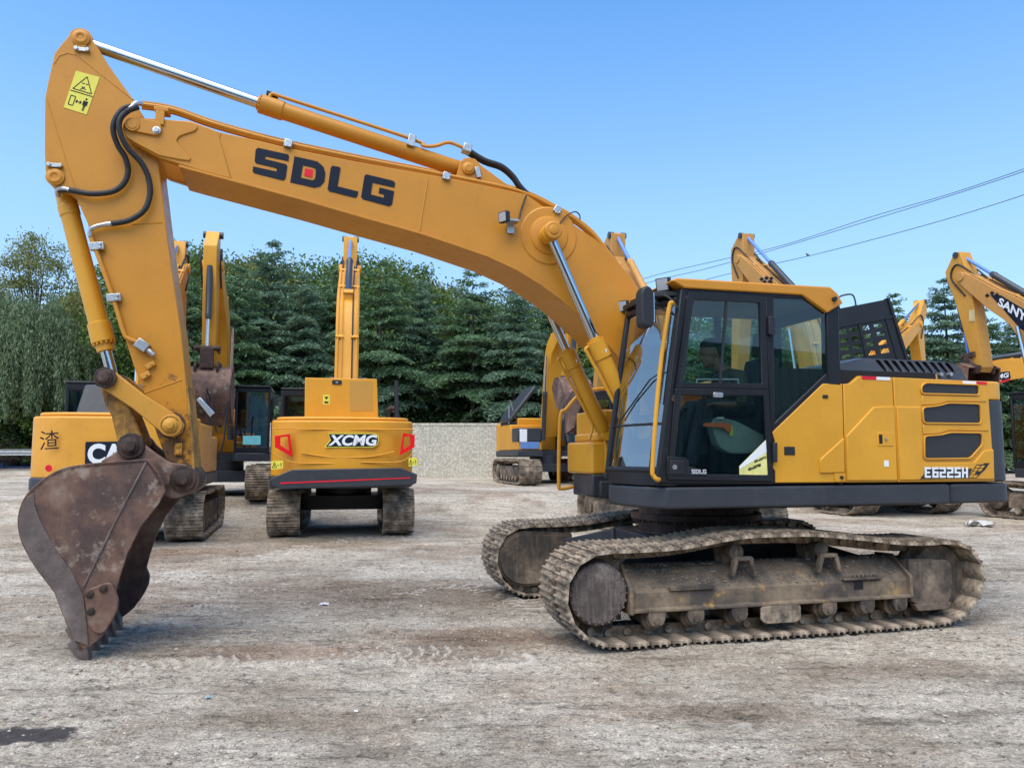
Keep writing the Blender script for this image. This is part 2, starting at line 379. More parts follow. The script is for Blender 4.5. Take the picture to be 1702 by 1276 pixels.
def shoe_mesh():
    mb = MB(); h = PITCHS/2*.935; w2 = .35
    mb.bx(-h, h, -w2, w2, .020, .042)
    for gx in (-h+.016, -.005, h-.035):
        mb.add([(gx-.012,-w2,.021),(gx+.012,-w2,.021),(gx+.007,-w2,0),(gx-.007,-w2,0),(gx-.012,w2,.021),(gx+.012,w2,.021),(gx+.007,w2,0),(gx-.007,w2,0)],
               [(0,1,2,3),(7,6,5,4),(0,4,5,1),(1,5,6,2),(2,6,7,3),(3,7,4,0)])
    for sy in (-.11, .11):                    # bolt heads and mud-cleaning holes show as dark dimples
        for gx in (-.035, .03): mb.cyl((gx, sy, .026), (gx, sy, .014), .012, n=6)
    return mb
def pose(i):
    p = sm[i % 490]; q = sm[(i+3) % 490]; r_ = sm[(i-3) % 490]; t = (q-r_).normalized()
    return p, t
def make_crawler(side):
    yc = side*1.19
    cr = MB()
    # side frame: sloped-top box
    x0, x1 = HF.y(1050, 990, -1.42)[0], HF.y(1513, 980, -1.42)[0]
    zb = .27
    sec = [(-1.435,zb),(-1.435,zb+.03),(-1.40,zb+.03),(-1.40,.43),(-1.375,.465),(-1.21,.60),(-1.15,.62),(-.99,.62),(-.97,.60),(-.97,zb)]
    if side > 0: sec = [(-a, b) for a, b in sec]
    cr.xprism(sec, x0, x1)
    cr.xprism([(side*1.445,zb-.01),(side*1.445,.47),(side*1.2,.67),(side*.97,.66),(side*.97,zb-.01)], x0-.025, x0+.012)
    cr.xprism([(side*1.44,zb+.01),(side*1.44,.47),(side*1.2,.65),(side*.97,.64),(side*.97,zb+.01)], x1-.01, x1+.02)
    c = cr.build('crawler_frame', TRKY if side < 0 else TRKF, hero, .008, 30)
    def sub(mb, name, m, **k): return mb.build(name, m, c, **k)
    # stops, bolts and the tow slot on the face
    if side < 0:
        d = MB(); a = HF.y(1113, 985, -1.41)
        d.bx(a[0], a[0]+.42, -1.425, -1.385, .44, .475); d.bx(x1-.72, x1-.30, -1.425, -1.385, .455, .48)
        for k in range(9): d.cyl((x1-.70+k*.045, -1.405, .482), (x1-.70+k*.045, -1.405, .50), .012, n=6)
        sub(d, 'wear_bar', TRKF, bevel=.004)
        d = MB(); a = HF.y(1428, 973, -1.41); d.bx(a[0]-.05, a[0]+.05, -1.403, -1.37, a[1]-.035, a[1]+.035)
        sub(d, 'frame_hole', DARK)
        mud = MB()
        for k in range(800):
            t = rnd.random(); xx = x0+.05+rnd.random()*(x1-x0-.1); r_ = rnd.uniform(.003, .009)*(1+(rnd.random()<.03)*1.2)
            mud.ball((xx, -1.385+.17*t, .46+.14*t), (r_*1.6, r_*1.2, r_*.5), 5, 3)
        for k in range(300):
            r_ = rnd.uniform(.004, .014); mud.ball((x0+.05+rnd.random()*(x1-x0-.1), rnd.uniform(-1.2,-1.0), .622), (r_*1.3, r_, r_*.6), 5, 3)
        sub(mud, 'caked_dirt', MUD, smooth=180)['kind'] = 'stuff'
    # yoke by the idler
    y0_, y1_ = (-1.40, -.98) if side < 0 else (.98, 1.40)
    a = HF.y(1513, 930, -1.42); b = HF.y(1588, 1010, -1.42)
    yk = MB(); yk.prism([(x1+.02,.235),(x1+.10,.20),(b[0]-.06,.20),(b[0],.30),(b[0],.55),(b[0]-.05,.60),(x1+.02,.60)], y0_, y1_)
    yk.prism([(x1+.10,.14),(b[0]-.06,.14),(b[0]-.02,.205),(x1+.05,.205)], y0_-.005, y0_+.06)
    yk.bx(x1+.02, x1+.30, y0_-.004, y0_+.10, .60, .612)
    sub(yk, 'idler_yoke', TRKF, bevel=.02)
    # bottom rollers
    for px in (1085,1150,1222,1296,1370,1433,1487):
        xx, zz = HF.y(px, 1010, -1.35); rl = MB(); zc = .205
        rl.lathe((xx, yc-side*-.0-.20, zc), (0,1,0), [(0,.05),(.02,.075),(.05,.075),(.06,.10),(.10,.10),(.11,.082),(.29,.082),(.30,.10),(.34,.10),(.35,.075),(.38,.075),(.40,.05)], 20)
        for s2 in (-1, 1):
            rl.prism(round_poly([(xx-.075,zc+.07),(xx-.075,zc-.005),(xx-.045,zc-.045),(xx+.045,zc-.045),(xx+.075,zc-.005),(xx+.075,zc+.07)], .02), yc+s2*.215-.025, yc+s2*.215+.025)
            rl.cyl((xx, yc+s2*.24, zc), (xx, yc+s2*.255, zc), .03, n=12)
        sub(rl, 'bottom_roller', TRKF, bevel=0)
    xx = HF.y(1297, 1020, -1.42)[0]
    for s2 in (-1, 1): gp = MB(); gp.prism(round_poly([(xx-.20,.27),(xx-.20,.15),(xx-.15,.12),(xx+.15,.12),(xx+.20,.15),(xx+.20,.27)], .03), yc+s2*.235-.012, yc+s2*.235+.012); sub(gp, 'track_guide', TRK, bevel=.004)
    for px in (1215, 1355):
        xx = HF.y(px, 905, -1.25)[0]; rl = MB()
        rl.lathe((xx, yc-.16, .735), (0,1,0), [(0,.04),(.01,.07),(.06,.07),(.07,.055),(.24,.055),(.25,.07),(.30,.07),(.31,.04)], 18)
        rl.bx(xx-.05, xx+.05, yc-.02*side, yc+.16, .60, .72)
        sub(rl, 'carrier_roller', TRKF)
        if side < 0:
            lp = MB(); xs = xx+.04
            outer = [(xs-.13,.53),(xs-.085,.70),(xs+.085,.70),(xs+.13,.53)]; inner = [(xs-.095,.53),(xs-.055,.665),(xs+.055,.665),(xs+.095,.53)]
            for i in range(3):
                o0, o1, i0, i1 = outer[i], outer[i+1], inner[i], inner[i+1]
                lp.add([(o0[0],-1.40,o0[1]),(o1[0],-1.40,o1[1]),(i1[0],-1.40,i1[1]),(i0[0],-1.40,i0[1]),(o0[0],-1.34,o0[1]),(o1[0],-1.34,o1[1]),(i1[0],-1.34,i1[1]),(i0[0],-1.34,i0[1])],
                       [(0,1,2,3),(7,6,5,4),(0,4,5,1),(1,5,6,2),(2,6,7,3),(3,7,4,0)])
            sub(lp, 'step_loop', TRKF, bevel=.006)
    # drive sprocket with bolted cover, idler
    sx, sz = HF.y(995, 988, -1.40); sz = .44
    sp = MB(); out = []
    for k in range(42): a = 2*math.pi*k/42; rr = .375 if k % 2 else .325; out.append((sx+rr*math.cos(a), sz+rr*math.sin(a)))
    sp.prism(out, yc-.035, yc+.035)
    sp.cyl((sx, yc-.30 if side > 0 else yc+.30, sz), (sx, yc, sz), .24, n=32)
    sub(sp, 'sprocket', TRKF)
    fc = MB()
    if side < 0:
        fc.lathe((sx, -1.19, sz), (0,-1,0), [(0,.28),(.07,.28),(.08,.262),(.20,.258),(.225,.235),(.225,.0)], 40)
        for k in range(26):
            a = 2*math.pi*k/26; p = (sx+.245*math.cos(a), -1.385, sz+.245*math.sin(a))
            fc.cyl(p, (p[0], -1.415, p[2]), .013, n=6)
        for k in range(12):
            a = 2*math.pi*k/12+.1; p = (sx+.20*math.cos(a), -1.41, sz+.20*math.sin(a)); fc.cyl(p, (p[0], -1.422, p[2]), .010, n=6)
    else:
        o = round_poly(arc((sx, sz), .27, 90, 270, 14) + [(sx+.55, sz-.27), (sx+.55, sz+.24)], .0001, 1)
        fc.prism(o, .86, 1.05); fc.prism(off(o, .03), .90, .93)
    sub(fc, 'final_drive', DISC if side < 0 else TRKF, bevel=.006)
    il = MB(); ix, iz = HF.y(1562, 956, -1.35)[0]+.02, .44
    il.lathe((ix, yc-.12, iz), (0,1,0), [(0,.25),(.0,.29),(.06,.30),(.07,.355),(.17,.355),(.18,.30),(.24,.29),(.24,.25)], 36)
    sub(il, 'idler_wheel', TRKF)
    # chain: links and pins follow the belt
    ch = MB()
    for k in range(N_SHOE):
        p, t = pose(k*10); n2 = Vector((-t.y, t.x)); c0 = p + n2*.085
        M3 = Matrix(((t.x, 0, n2.x), (0, 1, 0), (t.y, 0, n2.y)))
        for s2 in (-1, 1): ch.obox((c0.x, yc-side*.09+s2*.085, c0.y), (PITCHS*.94, .035, .085), M3)
        e = c0 + t*PITCHS*.5
        ch.cyl((e.x, yc-side*.09-.135, e.y), (e.x, yc-side*.09+.135, e.y), .034, n=10)
    sub(ch, 'track_chain', TRK)
    for k in range(N_SHOE):
        p, t = pose(k*10+5); n2 = Vector((-t.y, t.x))
        o = bpy.data.objects.new('track_shoe', SHOE); COL.objects.link(o); o.parent = c
        o.matrix_local = Matrix(((t.x, 0, n2.x, p.x), (0, 1, 0, yc+.05), (t.y, 0, n2.y, p.y), (0, 0, 0, 1)))
    return c
_s = shoe_mesh().build('track_shoe', TRK, None, 0, 30); SHOE = _s.data; bpy.data.objects.remove(_s)
make_crawler(-1); make_crawler(1)
# centre frame and slewing ring
uc = MB()
uc.plan(round_poly([(-.75,-.62),(.75,-.62),(.75,.62),(-.75,.62)], .2), .42, .80)
for sx in (-1, 1):
    for sy in (-1, 1):
        q = [(sx*.35, sy*.45), (sx*.78, sy*.40), (sx*1.32, sy*1.0), (sx*.80, sy*1.0)]
        z = [(.82,.40),(.80,.42),(.60,.30),(.60,.30)]
        uc.add([(q[i][0],q[i][1],z[i][0]) for i in range(4)] + [(q[i][0],q[i][1],z[i][1]) for i in range(4)],
               [(0,1,2,3),(7,6,5,4),(0,4,5,1),(1,5,6,2),(2,6,7,3),(3,7,4,0)])
uc.build('centre_frame', GREY, hero, .015)
sr = MB(); sr.lathe((0,0,.79), (0,0,1), [(0,.66),(.03,.66),(.03,.60),(.14,.60),(.14,.68),(.20,.68),(.20,.60),(.34,.60)], 48)
for k in range(40):
    a = 2*math.pi*k/40; sr.cyl((.65*math.cos(a), .65*math.sin(a), .90), (.65*math.cos(a), .65*math.sin(a), .945), .016, n=6)
sr.build('slewing_ring', RUST, hero)

# ---------------------------------------------------------------- upper structure
NY = -1.37
sk = MB()
plan = [(-1.0,NY),(-1.12,-1.18),(-1.19,-.85),(-1.195,-.50),(-1.08,-.42),(-.55,-.40),(-.55,.40),(-.92,.42),(-.95,1.20),(-.85,1.37),(2.0,1.37),(2.0,NY)]
sk.plan(plan, 1.125, 1.315)
sk.build('base_skirt', GREY, hero, .022, seg=3)
dk = MB(); dk.plan([(-.5,-1.0),(1.95,-1.0),(1.95,1.0),(-.5,1.0)], 1.09, 1.14); dk.bx(-.75,-.3,-.36,-.26,1.12,2.0); dk.bx(-.75,-.3,.26,.36,1.12,2.0)
dk.build('main_deck', BLK, hero, .01)
# side panels
p1 = HF.ys([(1284,718),(1368,637.5),(1400,637.5),(1404.5,801.5),(1289,802),(1289,782),(1285,778),(1285,738),(1289,734)], NY)
p2 = HF.ys([(1402,638),(1414,637),(1428.6,624.5),(1483,627),(1491.5,801),(1406,801.5)], NY)
p3 = HF.ys([(1485,627),(1641.5,634),(1653.5,799.5),(1493,801)], NY)
g1 = HF.ys(round_poly([(1531,643),(1537,637.7),(1624,641),(1625,655),(1531.5,652.7)], 3, 2), NY)
g2 = HF.ys(round_poly([(1533,678.6),(1560,675.5),(1575,671),(1626.6,672.6),(1628,702.5),(1534.6,701.6)], 4, 2), NY)
g3 = HF.ys(round_poly([(1536,726),(1563,724),(1578,720),(1629.5,720.7),(1630,738),(1610.5,760),(1536,761)], 4, 2), NY)
def panel(name, outer, holes, raised=None, label=None):
    mb = plate(outer, holes, NY, NY+.05)
    return mb.build(name, YEL2, hero, .007, 30, label=label)
pa = panel('side_door', p1, []); pb = panel('side_door', p2, []); pc = panel('grille_door', p3, [])
def raised(px, holes=[], d=.016, par=None):
    mb = plate(HF.ys(px, NY), holes, NY-d, NY+.01); return mb.build('raised_pressing', YEL2, par, .012, 30, seg=3)
raised([(1362,786),(1361.5,763),(1402,726.5),(1403.5,785)], par=pa)
raised([(1405.5,724),(1451,675.5),(1485.5,674.5),(1490.5,798.5),(1407,799)], par=pb)
raised([(1489,675),(1529,675.5),(1532,764),(1536,769),(1617,768),(1634,748),(1650,746),(1651.5,796.5),(1494.5,798)], par=pc)
raised([(1531,657),(1637,660),(1639,668),(1575,667.5),(1560,672),(1531,673.5)], d=.010, par=pc)
raised([(1532.5,705.5),(1641,707),(1643,716.5),(1577,715.5),(1562,720.5),(1533.5,722)], d=.010, par=pc)
for g in (g1, g2, g3):
    mb = MB(); mb.prism(off(g, .010), NY-.004, NY+.01); mb.build('perforated_grille', GRIL, pc)
    mb = MB(); k = off(g, .016); mb.ring(k, off(g, .002), NY-.020, NY+.012); mb.build('grille_rim', YEL2, pc, .004)
bk = MB(); bk.bx(.10, 1.95, NY+.052, NY+.10, 1.33, 2.40); bk.build('engine_bay', DARK, hero)
# panel fittings
lt = MB(); a = HF.y(1455, 718, NY); b = HF.y(1482, 741, NY); lt.bx(a[0], b[0], NY-.022, NY, b[1], a[1]); lt.build('latch_plate', YEL2, pb, .004)
lt = MB(); a = HF.y(1458, 722, NY); b = HF.y(1464, 737, NY); lt.bx(a[0], b[0], NY-.025, NY-.01, b[1], a[1]); lt.build('latch_recess', DARK, pb)
lt = MB(); a = HF.y(1469.5, 730, NY); lt.cyl((a[0], NY-.035, a[1]), (a[0], NY, a[1]), .012, n=12); lt.build('lock', STEEL, pb)
for q0, q1 in (((1303,742),(1321,756)), ((1367,656),(1376,662))):
    a = HF.y(*q0, NY); b = HF.y(*q1, NY); lt = MB(); lt.bx(a[0], b[0], NY-.008, NY+.01, b[1], a[1]); lt.build('door_catch', PLAS, pa, .004)
a = HF.y(1397, 793, NY); lt = MB(); lt.cyl((a[0], NY-.03, a[1]), (a[0], NY, a[1]), .016, n=14); lt.bx(a[0]-.07, a[0]+.045, NY-.012, NY, a[1]-.04, a[1]+.04, 1); lt.build('fuel_lock', [PLAS, YEL2], pa, .004)
a = HF.y(1467, 765, NY); b = HF.y(1475, 775, NY); lt = MB(); lt.bx(a[0], b[0], NY-.019, NY-.01, b[1], a[1]); lt.build('small_label', WHT, pb)
def strip(q, m, par):
    mb = MB(); mb.prism(HF.ys(q, NY), NY-.004, NY+.01); mb.build('reflector_strip', m, par)
strip([(1432.5,625),(1456,625.8),(1456,631),(1432.5,630.2)], REDD, pb); strip([(1456.3,626),(1479,627),(1479,632),(1456.3,631.2)], WHT, pb)
strip([(1600,632.5),(1622,633.8),(1622,638.4),(1600,637)], WHT, pc); strip([(1622.3,633.8),(1640,634.8),(1640,639.4),(1622.3,638.4)], REDD, pc)
# model plate on the grille door
def dec(q, m, par, d=.003, name='decal', base=NY-.016):
    mb = MB(); mb.prism(HF.ys(q, base), base-d, base+.002); return mb.build(name, m, par)
def zq(x, y): return (1500 + x/9.456, 740 + y/9.456)
dec([zq(275,528),zq(338,445),zq(345,372),zq(1095,365),zq(1020,515)], PLAS, pc, name='model_band')
dec([zq(1020,515),zq(1165,300),zq(1260,295),zq(1285,278),zq(1368,275),zq(1295,380),zq(1230,440),zq(1160,513)], PLAS, pc, name='model_band')
for k, s_ in ((0, .0), (1, .0)):
    for j in range(4):
        A0 = (1035+k*62, 508); B0 = (1170+k*75, 310)
        t0, t1 = j/4+.03, (j+1)/4-.02
        q = [(A0[0]+(B0[0]-A0[0])*t0, A0[1]+(B0[1]-A0[1])*t0), (A0[0]+(B0[0]-A0[0])*t0+50, A0[1]+(B0[1]-A0[1])*t0), (A0[0]+(B0[0]-A0[0])*t1+50, A0[1]+(B0[1]-A0[1])*t1), (A0[0]+(B0[0]-A0[0])*t1, A0[1]+(B0[1]-A0[1])*t1)]
        if not (k == 1 and j == 1): dec([zq(*p) for p in q], YEL2, pc, .005, 'model_stripe')
GLY = {'E': ((0,0,.3,1),(.3,.8,1,1),(.3,.41,.85,.59),(.3,0,1,.2)), '6': ((0,0,.3,1),(.3,.8,1,1),(.3,.42,1,.60),(.3,0,1,.2),(.7,.2,1,.42)),
       '2': ((0,.8,1,1),(.7,.58,1,.8),(0,.40,1,.58),(0,.2,.3,.4),(0,0,1,.2)), '5': ((0,.8,1,1),(0,.58,.3,.8),(0,.40,1,.58),(.7,.2,1,.4),(0,0,1,.2)),
       'H': ((0,0,.3,1),(.7,0,1,1),(.3,.38,.7,.58))}
lm = MB()
for ch, x0, x1 in zip('E6225H', (345,465,580,697,815,930), (440,560,675,793,908,1022)):
    for r4 in GLY[ch]:
        ps = [zq(x0+(x1-x0)*u, 507-166*v) for u, v in ((r4[0],r4[1]),(r4[2],r4[1]),(r4[2],r4[3]),(r4[0],r4[3]))]
        lm.prism(HF.ys(ps, NY-.016), NY-.022, NY-.014)
lm.build('model_lettering', WHT, pc)
# counterweight: rounded plan, yellow top, grey lower part
cwp = round_poly([(2.0,NY),(2.74,NY+.01),(2.88,-.80),(2.93,0),(2.88,.80),(2.74,1.36),(2.0,1.37)], .13, 5)
ct = MB(); ct.plan(cwp, 2.14, 2.33)
cwt = ct.build('counterweight', YEL2, hero, .02, seg=3)
cb = MB(); cb.plan([(p[0]+.008 if p[0]>2.01 else p[0], p[1]*1.004 if p[0]>2.6 else p[1]) for p in cwp], 1.33, 2.14); cb.build('lower_casting', GREY, cwt, .02)
cb = MB(); cb.plan([(p[0]+(.02 if p[0]>2.01 else .003), p[1]*1.001) for p in cwp], 1.127, 1.3145); cb.build('bumper_skirt', GREY, cwt, .022, seg=3)
a = MB(); a.prism([(2.655,1.98),(2.70,1.98),(2.70,2.22),(2.655,2.22)], -1.22, -1.10); a.build('tail_lamp', RED, cwt, .01)
# louvred hood
hd = MB()
hz = [HF.y(p[0], p[1], -1.12) for p in ((1400,603),(1445,591.5),(1592,598),(1604,616),(1604,632),(1400,632))]
hd.prism(hz, -.98, .55)
hh = hd.build('engine_hood', GREY, hero, .015, seg=3)
hd = MB(); hd.bx(.45, 1.95, .5, 1.30, 2.2, 2.45); hd.bx(.2, 2.0, -1.30, 1.30, 2.28, 2.40); hd.bx(.95, 2.0, 1.32, 1.37, 1.32, 2.4); hd.bx(-.85,.95,.45,1.37,1.32,2.1)
hd.build('far_hood', YEL2, hero, .03)
xs0, xs1 = HF.y(1466, 600, -1.15)[0], HF.y(1594, 605, -1.15)[0]
hs = [HF.y(p[0], p[1], -1.15) for p in ((1400,604),(1445,593.5),(1588,599.5),(1599,604),(1604,616),(1604,632),(1400,632))]
slots = []
for k in range(10):
    xa = xs0 + (xs1-xs0)*k/10; zt = hs[1][1] + (hs[2][1]-hs[1][1])*(xa-hs[1][0])/(hs[2][0]-hs[1][0]) - .022
    slots.append(round_poly([(xa-.004,zt+.012),(xa+.056,zt+.008),(xa+.078,zt-.095),(xa+.064,zt-.118),(xa+.036,zt-.105)], .016, 2))
pl_ = plate(hs, slots, -1.15, -1.13); zb_ = min(p[1] for p in hs); pl_.v = [(x, y-.05+(z-zb_)*.62, z) for x, y, z in pl_.v]; pl_.build('louvred_side', GREY, hh, .004)     # the flank leans in towards the top
q = MB(); q.prism([(p[0], p[1]-.006) for p in hs], -1.005, -.97); q.build('louvre_void', DARK, hh)
q = MB(); n_h = len(hs)
for i in range(4): q.add([(hs[i][0],-1.20+(hs[i][1]-zb_)*.62,hs[i][1]),(hs[i+1][0],-1.20+(hs[i+1][1]-zb_)*.62,hs[i+1][1]),(hs[i+1][0],-.97,hs[i+1][1]+.012),(hs[i][0],-.97,hs[i][1]+.012)],[(0,1,2,3)])
q.build('hood_top_edge', GREY, hh)
for px in (1485,1503,1563,1579):
    a = HF.y(px, 622, -1.18); q = MB(); q.cyl((a[0], -1.20, a[1]), (a[0], -1.15, a[1]), .02, n=8); q.build('hood_bolt', STEEL, hh)
# front tool box with hand rail
tb = MB()
tb.plan(round_poly([(-1.0,.46),(-.35,.46),(-.35,1.35),(-1.0,1.30)], .06, 3), 1.38, 1.74); tb.plan(round_poly([(-.93,.48),(-.35,.48),(-.35,1.3),(-.93,1.25)], .08, 3), 1.74, 1.84)
tbo = tb.build('tool_box', YEL2, hero, .03, seg=3)
tb = MB(); tb.plan([(-1.0,.44),(-.35,.44),(-.35,1.36),(-.9,1.34)], 1.14, 1.382); tb.build('step_box', GREY, tbo, .02)
hr = MB(); q = [(-.97,1.15,1.22),(-1.12,1.15,1.20),(-1.15,1.15,1.28),(-1.13,1.15,2.02),(-1.05,1.15,2.14),(-.83,1.15,2.34),(-.45,1.15,2.36),(-.40,1.15,1.9)]
hr.tube(spline(q, 5), .021, 10); hr.build('hand_rail', YEL2, tbo)

# ---------------------------------------------------------------- cab
cabm = MB()
def bar(q, y0, y1): cabm.prism(HF.ys(q, NY), y0, y1)
bar([(1092,803),(1097,770),(1107,690),(1132,479),(1146,479),(1122,640),(1112,770),(1111,803)], NY, NY+.08)       # front pillar
bar([(1110,793),(1286,797),(1287,805),(1093,803),(1093,796)], NY+.002, NY+.08)                                 # sill
bar([(1132,478.5),(1392,490),(1392,500),(1132,486)], NY+.004, NY+.08)                                            # top rail
bar([(1272,490),(1287,490),(1290,804),(1285,804)], NY+.006, NY+.08)                                            # middle pillar
bar([(1374,493),(1394,494),(1398.5,642),(1377,640)], NY, NY+.10)                                                 # rear pillar
bar([(1284,722),(1286,704),(1376,619),(1380,640),(1368,640)], NY+.008, NY+.08)
fy = -.46
for q in ([(1100,803),(1132,479),(1146,479),(1114,803)], [(1272,490),(1284,490),(1290,804),(1285,804)], [(1374,493),(1394,494),(1398.5,642),(1377,640)], [(1100,720),(1290,720),(1290,805),(1100,805)], [(1132,478.5),(1392,490),(1392,505),(1132,492)]):
    cabm.prism(HF.ys(q, NY), fy, fy+.05)
xr = HF.y(1394, 560, NY)[0]
for (y0, y1, z0, z1) in ((NY+.01,-.41,1.32,2.28),(NY+.01,-.41,2.93,3.1)): cabm.bx(xr-.05, xr-.003, y0, y1, z0, z1)
cabm.bx(-1.0, xr-.06, NY+.03, -.43, 1.325, 1.41)
cab = cabm.build('cab', BLK, hero, .012)
rf = MB()
rp = [(1117,466),(1125,462.5),(1309,473.5),(1380,477.5),(1392,488),(1401,504),(1375,520),(1352,503),(1333,490),(1138,478.5)]
rf.prism(HF.ys(rp, NY-.015), NY-.02, NY+.03)
rp2 = [(1117,466),(1125,461.5),(1309,472.5),(1380,476.5),(1392,487),(1397,497),(1333,489),(1138,478.2)]
rf.prism(HF.ys(rp2, NY), NY+.0, -.40)
roof = rf.build('cab_roof', YEL, cab, .012, seg=3)
q = MB(); a = HF.y(1385.5, 497.5, NY-.02); q.cyl((a[0], NY-.05, a[1]), (a[0], NY, a[1]), .022, n=16); q.build('roof_plug', PLAS, roof)
# windscreen: bowed glass between plan curves at sill and roof
pc_ = [(-.985,NY+.01),(-1.06,-1.26),(-1.12,-1.12),(-1.165,-.92),(-1.19,-.70),(-1.19,-.50)]
def ws(i, z): return Vector((pc_[i][0] + .215*(z-1.42)/1.6 + .03*((z-1.42)/1.6)**2, pc_[i][1], z))
def wsp(z0, z1, n=6, i0=0, i1=5):
    mb = MB(); vs = []; k = i1-i0+1
    for j in range(n+1): vs += [ws(i, z0+(z1-z0)*j/n) for i in range(i0, i1+1)]
    mb.add(vs, [(j*k+i, j*k+i+1, (j+1)*k+i+1, (j+1)*k+i) for j in range(n) for i in range(k-1)]); return mb
wsp(1.49, 1.86, 3).build('windscreen_lower', GLSW, cab, smooth=60)
wsp(1.885, 2.96, 8).build('windscreen', GLSW, cab, smooth=60)
fr = MB()
fr.tube([ws(5, z) + Vector((.0,.02,0)) for z in (1.36,1.7,2.1,2.5,2.97)], .032, 8); fr.tube([ws(i, 1.872) for i in range(6)], .012, 6)
fr.tube([ws(i, 2.99) + Vector((0,0,.0)) for i in range(6)], .045, 8); fr.tube([ws(i, 1.46) for i in range(6)], .028, 8)
fr.plan([(p[0]-.012, p[1]) for p in pc_] + [(-1.0,-.46),(-.9,NY+.02)], 1.325, 1.445)
fr.tube([ws(0, z)+Vector((.015,.0,0)) for z in (1.4,2.2,3.0)], .03, 8)
fr.build('windscreen_frame', BLK, cab, .006)
wp = MB(); a = ws(4, 1.93) + Vector((-.02,0,0)); b = ws(2, 2.28) + Vector((-.03,0,0)); wp.tube([a, b], .008, 6); c_ = ws(1, 2.35)+Vector((-.03,0,0)); wp.tube([b, c_], .006, 6)
wp.tube([ws(1, 2.05)+Vector((-.03,0,0)), ws(1,2.85)+Vector((-.03,0,0))], .006, 6); wp.build('wiper', PLAS, cab)
# door
def ringpx(o, i, y0, y1): m_ = MB(); m_.ring(HF.ys(o, NY), HF.ys(i, NY), y0, y1); return m_
dfo = [(1108,796),(1113,700),(1143,485),(1270,492.5),(1276,640),(1283.5,798)]
door = MB()
door.ring(HF.ys([(1121.5,645),(1143,485),(1270,492.5),(1276,646)], NY), HF.ys([(1126,636),(1152,499),(1261,504),(1264.5,638)], NY), NY-.018, NY+.03)
door.ring(HF.ys([(1108,797),(1121.3,645),(1276.3,646),(1284,800)], NY), HF.ys([(1113.5,787),(1124,657),(1268,657.5),(1275,789)], NY), NY-.015, NY+.03)
dr = door.build('cab_door', BLK, cab, .007)
def pane(q, m, y, par, name='window_glass', th=.004):
    mb = MB(); mb.prism(HF.ys(q, NY), y, y+th); return mb.build(name, m, par)
pane([(1125,637),(1151,498),(1262,503),(1266,640)], GLS, NY-.004, dr)
pane([(1112,789),(1123,656),(1270,656),(1277,791)], GLSD, NY-.003, dr)
q = MB(); q.prism(HF.ys([(1205.5,500),(1209.5,500),(1197.5,640),(1193.5,640)], NY), NY-.012, NY); q.build('sliding_window_bar', PLAS, dr)
q = MB(); q.prism(HF.ys(round_poly([(1183,652),(1199,652.5),(1199,661),(1183,660.5)], 2.5), NY), NY-.035, NY-.01); q.build('door_latch', STEEL, dr, .005)
q = MB(); q.prism(HF.ys([(1107.5,758),(1138,760),(1143,766),(1144,778),(1150,780),(1170,781),(1174,791),(1107,790)], NY), NY-.02, NY-.006); dl = q.build('door_lock_panel', BLK, dr, .006)
q = MB(); q.prism(HF.ys([(1112,764),(1135,765),(1135,787),(1111,787)], NY), NY-.024, NY-.016); q.build('door_handle', PLAS, dr, .006)
q = MB(); q.prism(HF.ys([(1127,767.5),(1133,767.5),(1133,780),(1127,780)], NY), NY-.027, NY-.022); q.build('handle_recess', DARK, dr)
q = MB(); a = HF.y(1119,776,NY); q.cyl((a[0],NY-.03,a[1]),(a[0],NY-.02,a[1]),.022,n=16); q.build('door_lock', STEEL, dr)
q = MB(); q.prism(HF.ys([(1274,527),(1280,526),(1285,532),(1285,556),(1282,558),(1274,556)], NY), NY-.04, NY); q.build('door_hinge', PLAS, dr, .006)
q = MB(); q.prism(HF.ys([(1281.5,735),(1288,735),(1288,768),(1281.5,768)], NY), NY-.045, NY); q.build('door_hinge', PLAS, dr, .008)
# phone number sticker
sq = [(1227.9,774.8),(1275.0,728.0),(1277.0,789.4),(1228.5,790.0)]
q = MB(); q.prism(HF.ys(sq, NY), NY-.008, NY-.0045); st = q.build('phone_number_sticker', plain('sticker_pale_yellow', (.70,.66,.22), .5, var=.22, scale=9), dr)
q = MB(); q.prism(HF.ys([(1228.5,774.6),(1275,728.5),(1275.6,750),(1250,766),(1229,779)], NY), NY-.0095, NY-.0075); q.build('sticker_panel', WHT, st)
def tq(a, b, c, d, y): return quad(HF.y3(a, y), HF.y3(b, y), HF.y3(c, y), HF.y3(d, y))
text('400-6587911', tq((1253.5,769.5),(1275,761),(1274.5,756.5),(1253,765), NY-.011), NAVY, st, 'phone_number', .045)
text('400-6587988', tq((1243.5,783),(1265,774.5),(1264,769.5),(1243,777.5), NY-.011), NAVY, st, 'phone_number', .045)
q = MB(); q.prism(HF.ys(round_poly([(1115,664),(1118,656),(1123,656),(1127,652),(1132,654),(1134,660),(1135,666),(1116,667)], 2), NY), NY-.010, NY-.0045); q.build('brown_sticker', RUST, dr)
# rear side window, far windows, back window
pane([(1286,492),(1374,496),(1374,620),(1286,703)], GLS, NY+.02, cab)
for q in ([(1146,492),(1272,497),(1280,720),(1118,720)], [(1290,500),(1374,505),(1378,640),(1290,720)]): pane(q, GLS, fy+.02, cab)
q = MB(); q.bx(xr-.03, xr-.026, NY+.05, -.45, 2.28, 2.93); q.build('rear_window', GLS, cab)
